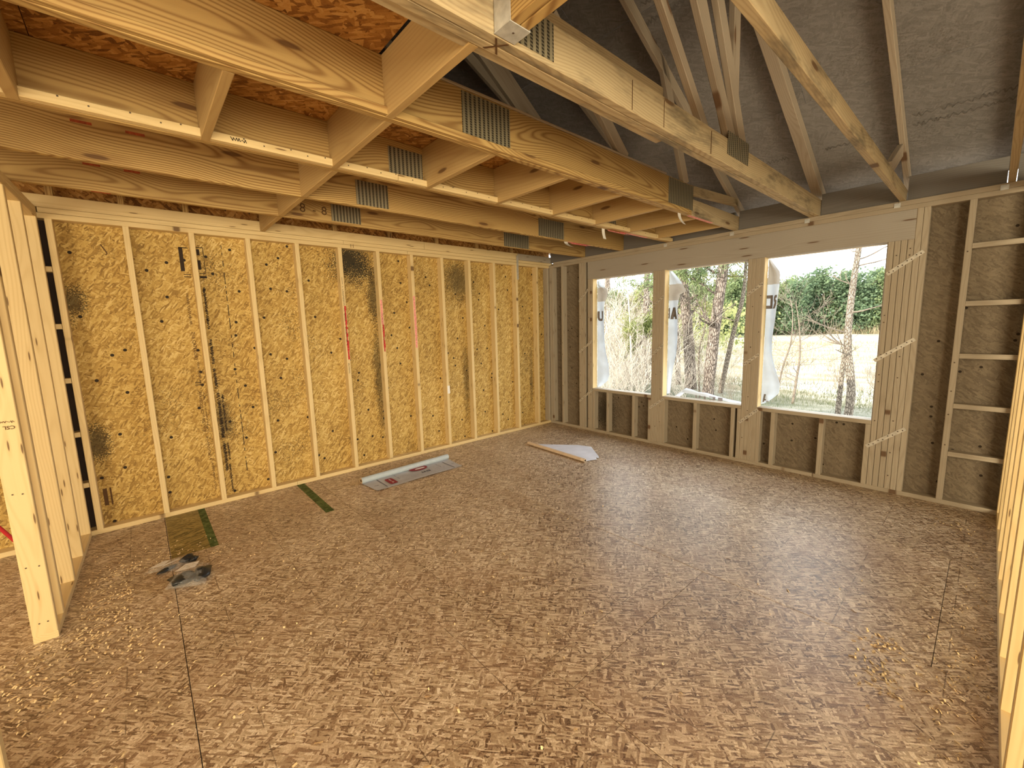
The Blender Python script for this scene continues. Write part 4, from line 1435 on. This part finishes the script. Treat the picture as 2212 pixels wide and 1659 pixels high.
for i in range(46):
    f = i / 45
    d = 74 + rng.uniform(-5, 8)
    ang = 0.04 + f * 0.66
    r = d - 26 * f
    x, y = -4.7 + r * math.cos(ang), -4.5 + r * math.sin(ang)
    kind = 1 if f < 0.30 and rng.random() < (0.75 if f < 0.12 else 0.3) else (rng.choice((1, 0, 0)) if f > 0.5 else rng.choice((0, 0, 2, 2)))
    far_tree(x, y, kind, (1.0 - 0.25 * f) * rng.uniform(0.78, 1.12))
for i in range(16):
    f = i / 15
    ang = 0.06 + f * 0.62
    r = 90 - 28 * f + rng.uniform(-2, 2)
    far_tree(-4.7 + r * math.cos(ang), -4.5 + r * math.sin(ang), rng.choice((0, 2)), 1.15 * (1.0 - 0.2 * f))


def smooth_path(pts, n=14):
    P = [Vector(p) for p in pts]
    out = []
    m = len(P) - 1
    for i in range(n + 1):
        t = i / n * m
        k = min(int(t), m - 1)
        u = t - k
        p0, p1, p2, p3 = P[max(k - 1, 0)], P[k], P[k + 1], P[min(k + 2, m)]
        out.append(0.5 * ((2 * p1) + (p2 - p0) * u + (2 * p0 - 5 * p1 + 4 * p2 - p3) * u * u + (3 * p1 - p0 - 3 * p2 + p3) * u ** 3))
    return out


def bare_branch(parts, p, d, l, r, depth, rs, kids=3):
    n = 5
    pts, rad = [p], [r]
    cur, dr = p.copy(), d.normalized()
    for i in range(n):
        dr = (dr + Vector((rs.uniform(-1, 1), rs.uniform(-1, 1), rs.uniform(-0.6, 0.9))) * 0.22).normalized()
        cur = cur + dr * (l / n)
        pts.append(cur.copy())
        rad.append(max(r * (1 - 0.7 * (i + 1) / n), 0.0032))
    parts.append(tube_data(pts, rad, 4 if r > 0.008 else 3, cap=False))
    if depth > 0:
        for k in range(kids):
            i = rs.randrange(1, n + 1)
            nd = (dr + Vector((rs.uniform(-1, 1), rs.uniform(-1, 1), rs.uniform(-0.3, 0.9))) * 1.0).normalized()
            bare_branch(parts, pts[i], nd, l * rs.uniform(0.45, 0.75), rad[i] * 0.6, depth - 1, rs, kids)


def near_tree(name, label, path, r0, r1, bark, seed, limbs=0, limb_len=1.0, tufts=0, tuft_mat=None, from_t=0.35, sides=14, twig=None, group='trees close outside the windows', tuft_from=0.5):
    rs = random.Random(seed)
    pts = smooth_path(path, 22)
    base = pts[0]
    t = empty(name, tuple(base), label, 'tree', group)
    rad = [(r0 + (r1 - r0) * i / 22) * (1 + 0.05 * rs.uniform(-1, 1)) for i in range(23)]
    v, f = tube_data(pts, rad, sides)
    mesh_obj('trunk', v, f, bark, t, smooth=True)
    tips = []
    for k in range(limbs):
        i = int((from_t + (1 - from_t) * rs.random()) * 22)
        a = rs.uniform(0, 6.28)
        d = Vector((math.cos(a), math.sin(a), rs.uniform(0.1, 0.7)))
        parts = []
        bare_branch(parts, pts[i], d, limb_len * rs.uniform(0.6, 1.2), rad[i] * 0.32, 2, rs)
        V, F = merge(parts)
        mesh_obj('branch', V, F, twig or bark, t)
        if i / 22 >= tuft_from:
            tips += [V[j] for j in range(0, len(V), 9)]
    if tufts and tips:
        rn = np.random.default_rng(seed)
        C = np.array([tuple(tips[rs.randrange(len(tips))]) for _ in range(tufts)]) + rn.normal(size=(tufts, 3)) * 0.09
        V, F = leaf_quads(C, 0.010, rn, 6.0)
        mesh_obj('foliage', V, F, tuft_mat or LEAVES[0], t)
    return t


near_tree('pine_tree', 'thick rough-barked pine trunk behind the wrap flap of the middle window', [(8.6, 1.84, GZ - .1), (8.6, 1.97, 0.84), (8.6, 2.24, 3.16), (8.6, 2.5, 7.0)], 0.185, 0.12, BARK, 1,
          limbs=9, limb_len=1.5, tufts=4200, from_t=0.45)
near_tree('pine_tree', 'thick rough-barked pine trunk in the centre of the middle window', [(7.6, 0.88, GZ - .1), (7.6, 0.75, 1.16), (7.6, 0.57, 3.03), (7.6, 0.3, 7.0)], 0.165, 0.11, BARK, 2,
          limbs=8, limb_len=1.5, tufts=4200, from_t=0.35, tuft_from=0.45)
near_tree('leaning_tree', 'slim dark trunk leaning right in the middle window', [(8.4, 0.86, GZ - .1), (8.4, 0.54, 1.13), (8.4, 0.32, 2.19), (8.4, 0.28, 3.22), (8.4, 0.3, 4.6)], 0.075, 0.03, BARK2, 3,
          limbs=6, limb_len=0.9, tufts=1600, tuft_mat=LEAVES[1], tuft_from=0.0)
near_tree('pine_tree', 'thinner pine trunk behind the thick one at the left of the middle window', [(9.5, 2.73, GZ - .1), (9.5, 2.89, 1.43), (9.5, 3.11, 3.2), (9.5, 3.3, 6.0)], 0.10, 0.08, BARK, 4, limbs=5, limb_len=1.0)
near_tree('pine_tree', 'pine trunk at the left of the window nearest the corner', [(12, 7.5, GZ - .1), (12, 7.56, 0.39), (12, 7.61, 3.63), (12, 7.7, 7)], 0.16, 0.11, BARK, 5, limbs=6, limb_len=1.4, tufts=2600, from_t=0.5)
near_tree('pine_tree', 'pine trunk at the right of the window nearest the corner', [(10, 4.36, GZ - .1), (10, 4.37, 0.56), (10, 4.35, 3.37), (10, 4.3, 7)], 0.13, 0.10, BARK, 6, limbs=7, limb_len=1.3, tufts=2600, from_t=0.4)
near_tree('bare_sapling', 'pale thin sapling rising through the tangle in the window nearest the corner', [(6, 2.37, GZ), (6, 2.46, 1.22), (6, 2.56, 2.41), (6, 2.63, 2.9)], 0.035, 0.010, TWIG_PALE, 7, limbs=9, limb_len=0.6, sides=7, from_t=0.2)
near_tree('fallen_limb', 'grey limb slanting across the window nearest the corner', [(6.5, 4.3, -0.55), (6.5, 3.69, -0.06), (6.5, 3.05, 0.42), (6.5, 2.36, 0.96), (6.5, 2.0, 1.3)], 0.025, 0.06, BARK2, 8, limbs=4, limb_len=0.8, sides=8, from_t=0.0,
          tufts=2600, tuft_mat=LEAVES[1], tuft_from=0.5)
near_tree('forked_tree', 'slender forked tree standing against the field in the right window',
          [(6.8, -2.55, GZ - .05), (6.8, -2.57, -0.03), (6.8, -2.46, 0.77), (6.8, -2.43, 1.37), (6.8, -2.46, 2.35), (6.8, -2.5, 2.96), (6.8, -2.55, 4.2)], 0.085, 0.045, BARK2, 9, limbs=12, limb_len=0.75, from_t=0.35, twig=TWIG)
near_tree('dead_stem', 'short dead stem beside the forked tree in the right window', [(7.0, -2.33, GZ - .05), (7.0, -2.35, 0.24), (7.0, -2.36, 0.81)], 0.055, 0.035, BARK2, 10, limbs=2, limb_len=0.25)
near_tree('bare_sapling', 'dark bare sapling left of centre in the right window', [(8, -1.18, GZ), (8, -1.23, -0.06), (8, -1.27, 0.55), (8, -1.22, 1.26), (8, -1.10, 1.97)], 0.034, 0.008, TWIG, 11, limbs=14, limb_len=0.9, sides=6, from_t=0.2)
near_tree('bare_sapling', 'bare sapling next to the wrap flap in the right window', [(9, -0.50, GZ), (9, -0.63, 0.19), (9, -0.78, 0.85), (9, -0.78, 1.62), (9, -0.68, 2.1)], 0.028, 0.007, TWIG, 12, limbs=14, limb_len=0.9, sides=6, from_t=0.15)
near_tree('bare_sapling', 'thin forked sapling between the pine trunks in the middle window', [(7.9, 1.25, GZ), (7.9, 1.3, 0.6), (7.9, 1.15, 1.4), (7.9, 1.2, 2.4)], 0.03, 0.012, BARK2, 13, limbs=9, limb_len=0.9, sides=6, from_t=0.3)


def shrub_mesh(seed, stems, h):
    rs = random.Random(seed)
    parts = []
    for s in range(stems):
        a = rs.uniform(0, 6.28)
        bare_branch(parts, Vector((rs.uniform(-.35, .35), rs.uniform(-.35, .35), 0)), Vector((math.cos(a) * .6, math.sin(a) * .6, 1)), h * rs.uniform(.6, 1.2), 0.011, 2, rs, 4)
    V, F = merge(parts)
    me = bpy.data.meshes.new('twigs')
    me.from_pydata([tuple(v) for v in V], [], F)
    return me


SHR = [shrub_mesh(60 + k, 12, 1.5) for k in range(3)]
for k, m in enumerate(SHR):
    m.materials.append(TWIG_PALE if k < 2 else TWIG)
k = 0
for x, y, s, v_ in ((4.6, 2.3, .8, 0), (5.2, 1.75, .75, 1), (5.4, 2.7, .9, 0), (6.2, 3.6, 1.1, 1), (6.9, 2.9, 1.0, 2), (7.6, 4.4, 1.3, 1), (8.3, 3.6, 1.3, 2), (9.2, 5.6, 1.5, 0), (10.5, 6.2, 1.6, 1),
                    (7.2, 1.7, .7, 0), (6.8, 1.25, .6, 1), (8.8, 1.2, .8, 1), (12, 5.5, 1.6, 2), (5.0, 3.1, 1.1, 0), (5.8, 2.2, 1.0, 1), (7.2, 3.7, 1.5, 0), (9.4, 4.2, 1.7, 1), (11.5, 7.8, 2.0, 2), (14.5, 6.4, 2.2, 2), (10.8, 2.4, 1.0, 0), (12.5, 3.4, 1.2, 2), (7.4, 0.2, .4, 2), (7.8, -0.6, .5, 2), (9.3, -2.9, .6, 2), (11, -1.6, .5, 2), (8.4, -3.1, .55, 2)):
    where = 'tangled in the window nearest the corner' if y > 2.1 else ('low beside the pine trunks in the middle window' if y > 0.6 else 'low against the field in the right window')
    sh_ = link('bare_shrub', SHR[v_], Matrix.Translation((x, y, GZ)) @ Matrix.Rotation(k * 1.3, 4, 'Z') @ Matrix.Scale(s, 4))
    tag(sh_, ('pale' if v_ < 2 else 'dark') + ' leafless shrub ' + where, 'shrub', 'leafless shrubs outside the windows')
    k += 1
# leafy undergrowth
UND = crown_mesh('foliage', 1.4, 0.9, 420, 0.03, 91, LEAVES[1], 0.05)
for x, y, s in ((9.5, 7.0, 1.5), (14, 7.4, 1.9), (16, 5.2, 2.0), (15.5, 9.2, 2.2), (19, 6.8, 2.2), (21, 9.5, 2.4), (24, 6.5, 2.4), (18.5, 12.5, 2.4), (27, 9, 2.6)):
    b_ = link('leafy_bush', UND, Matrix.Translation((x, y, GZ)) @ Matrix.Rotation(x * 2.1, 4, 'Z') @ Matrix.Scale(s, 4))
    tag(b_, 'yellow-green leafy bush in the woodland seen behind the pine trunks', 'bush', 'leafy bushes behind the pine trunks')


def grass(name, label, n, xr, yr, h, mat, seed):
    rs = np.random.default_rng(seed)
    x, y = rs.uniform(*xr, n), rs.uniform(*yr, n)
    a = rs.uniform(0, 6.28, n)
    hh = h * rs.uniform(0.4, 1.2, n)
    w = 0.004 + 0.00045 * x
    gz = GZ + 0.004 * np.maximum(0, x - 18) - 0.05
    ca, sa = np.cos(a) * w, np.sin(a) * w
    lx, ly = rs.normal(0, 0.3, n) * hh, rs.normal(0, 0.3, n) * hh
    V = np.stack([np.stack([x - ca, y - sa, gz], 1), np.stack([x + ca, y + sa, gz], 1), np.stack([x + lx, y + ly, gz + hh], 1)], 1).reshape(-1, 3)
    o = mesh_obj(name, V.tolist(), [tuple(t) for t in np.arange(3 * n).reshape(-1, 3).tolist()], mat)
    tag(o, label, 'grass', kind='stuff')


DRY = leafmat('dry_grass', (0.290, 0.232, 0.128), (0.452, 0.383, 0.244))
GRN = leafmat('shaded_grass', (0.093, 0.110, 0.052), (0.197, 0.197, 0.116))
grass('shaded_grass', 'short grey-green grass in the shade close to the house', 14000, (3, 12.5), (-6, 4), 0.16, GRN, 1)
grass('dry_grass', 'tall pale dry grass over the field', 20000, (11, 40), (-6, 26), 0.32, DRY, 2)
grass('dry_grass', 'band of tall tan grass along the far edge of the field', 12000, (58, 70), (0, 40), 1.3, DRY, 3)
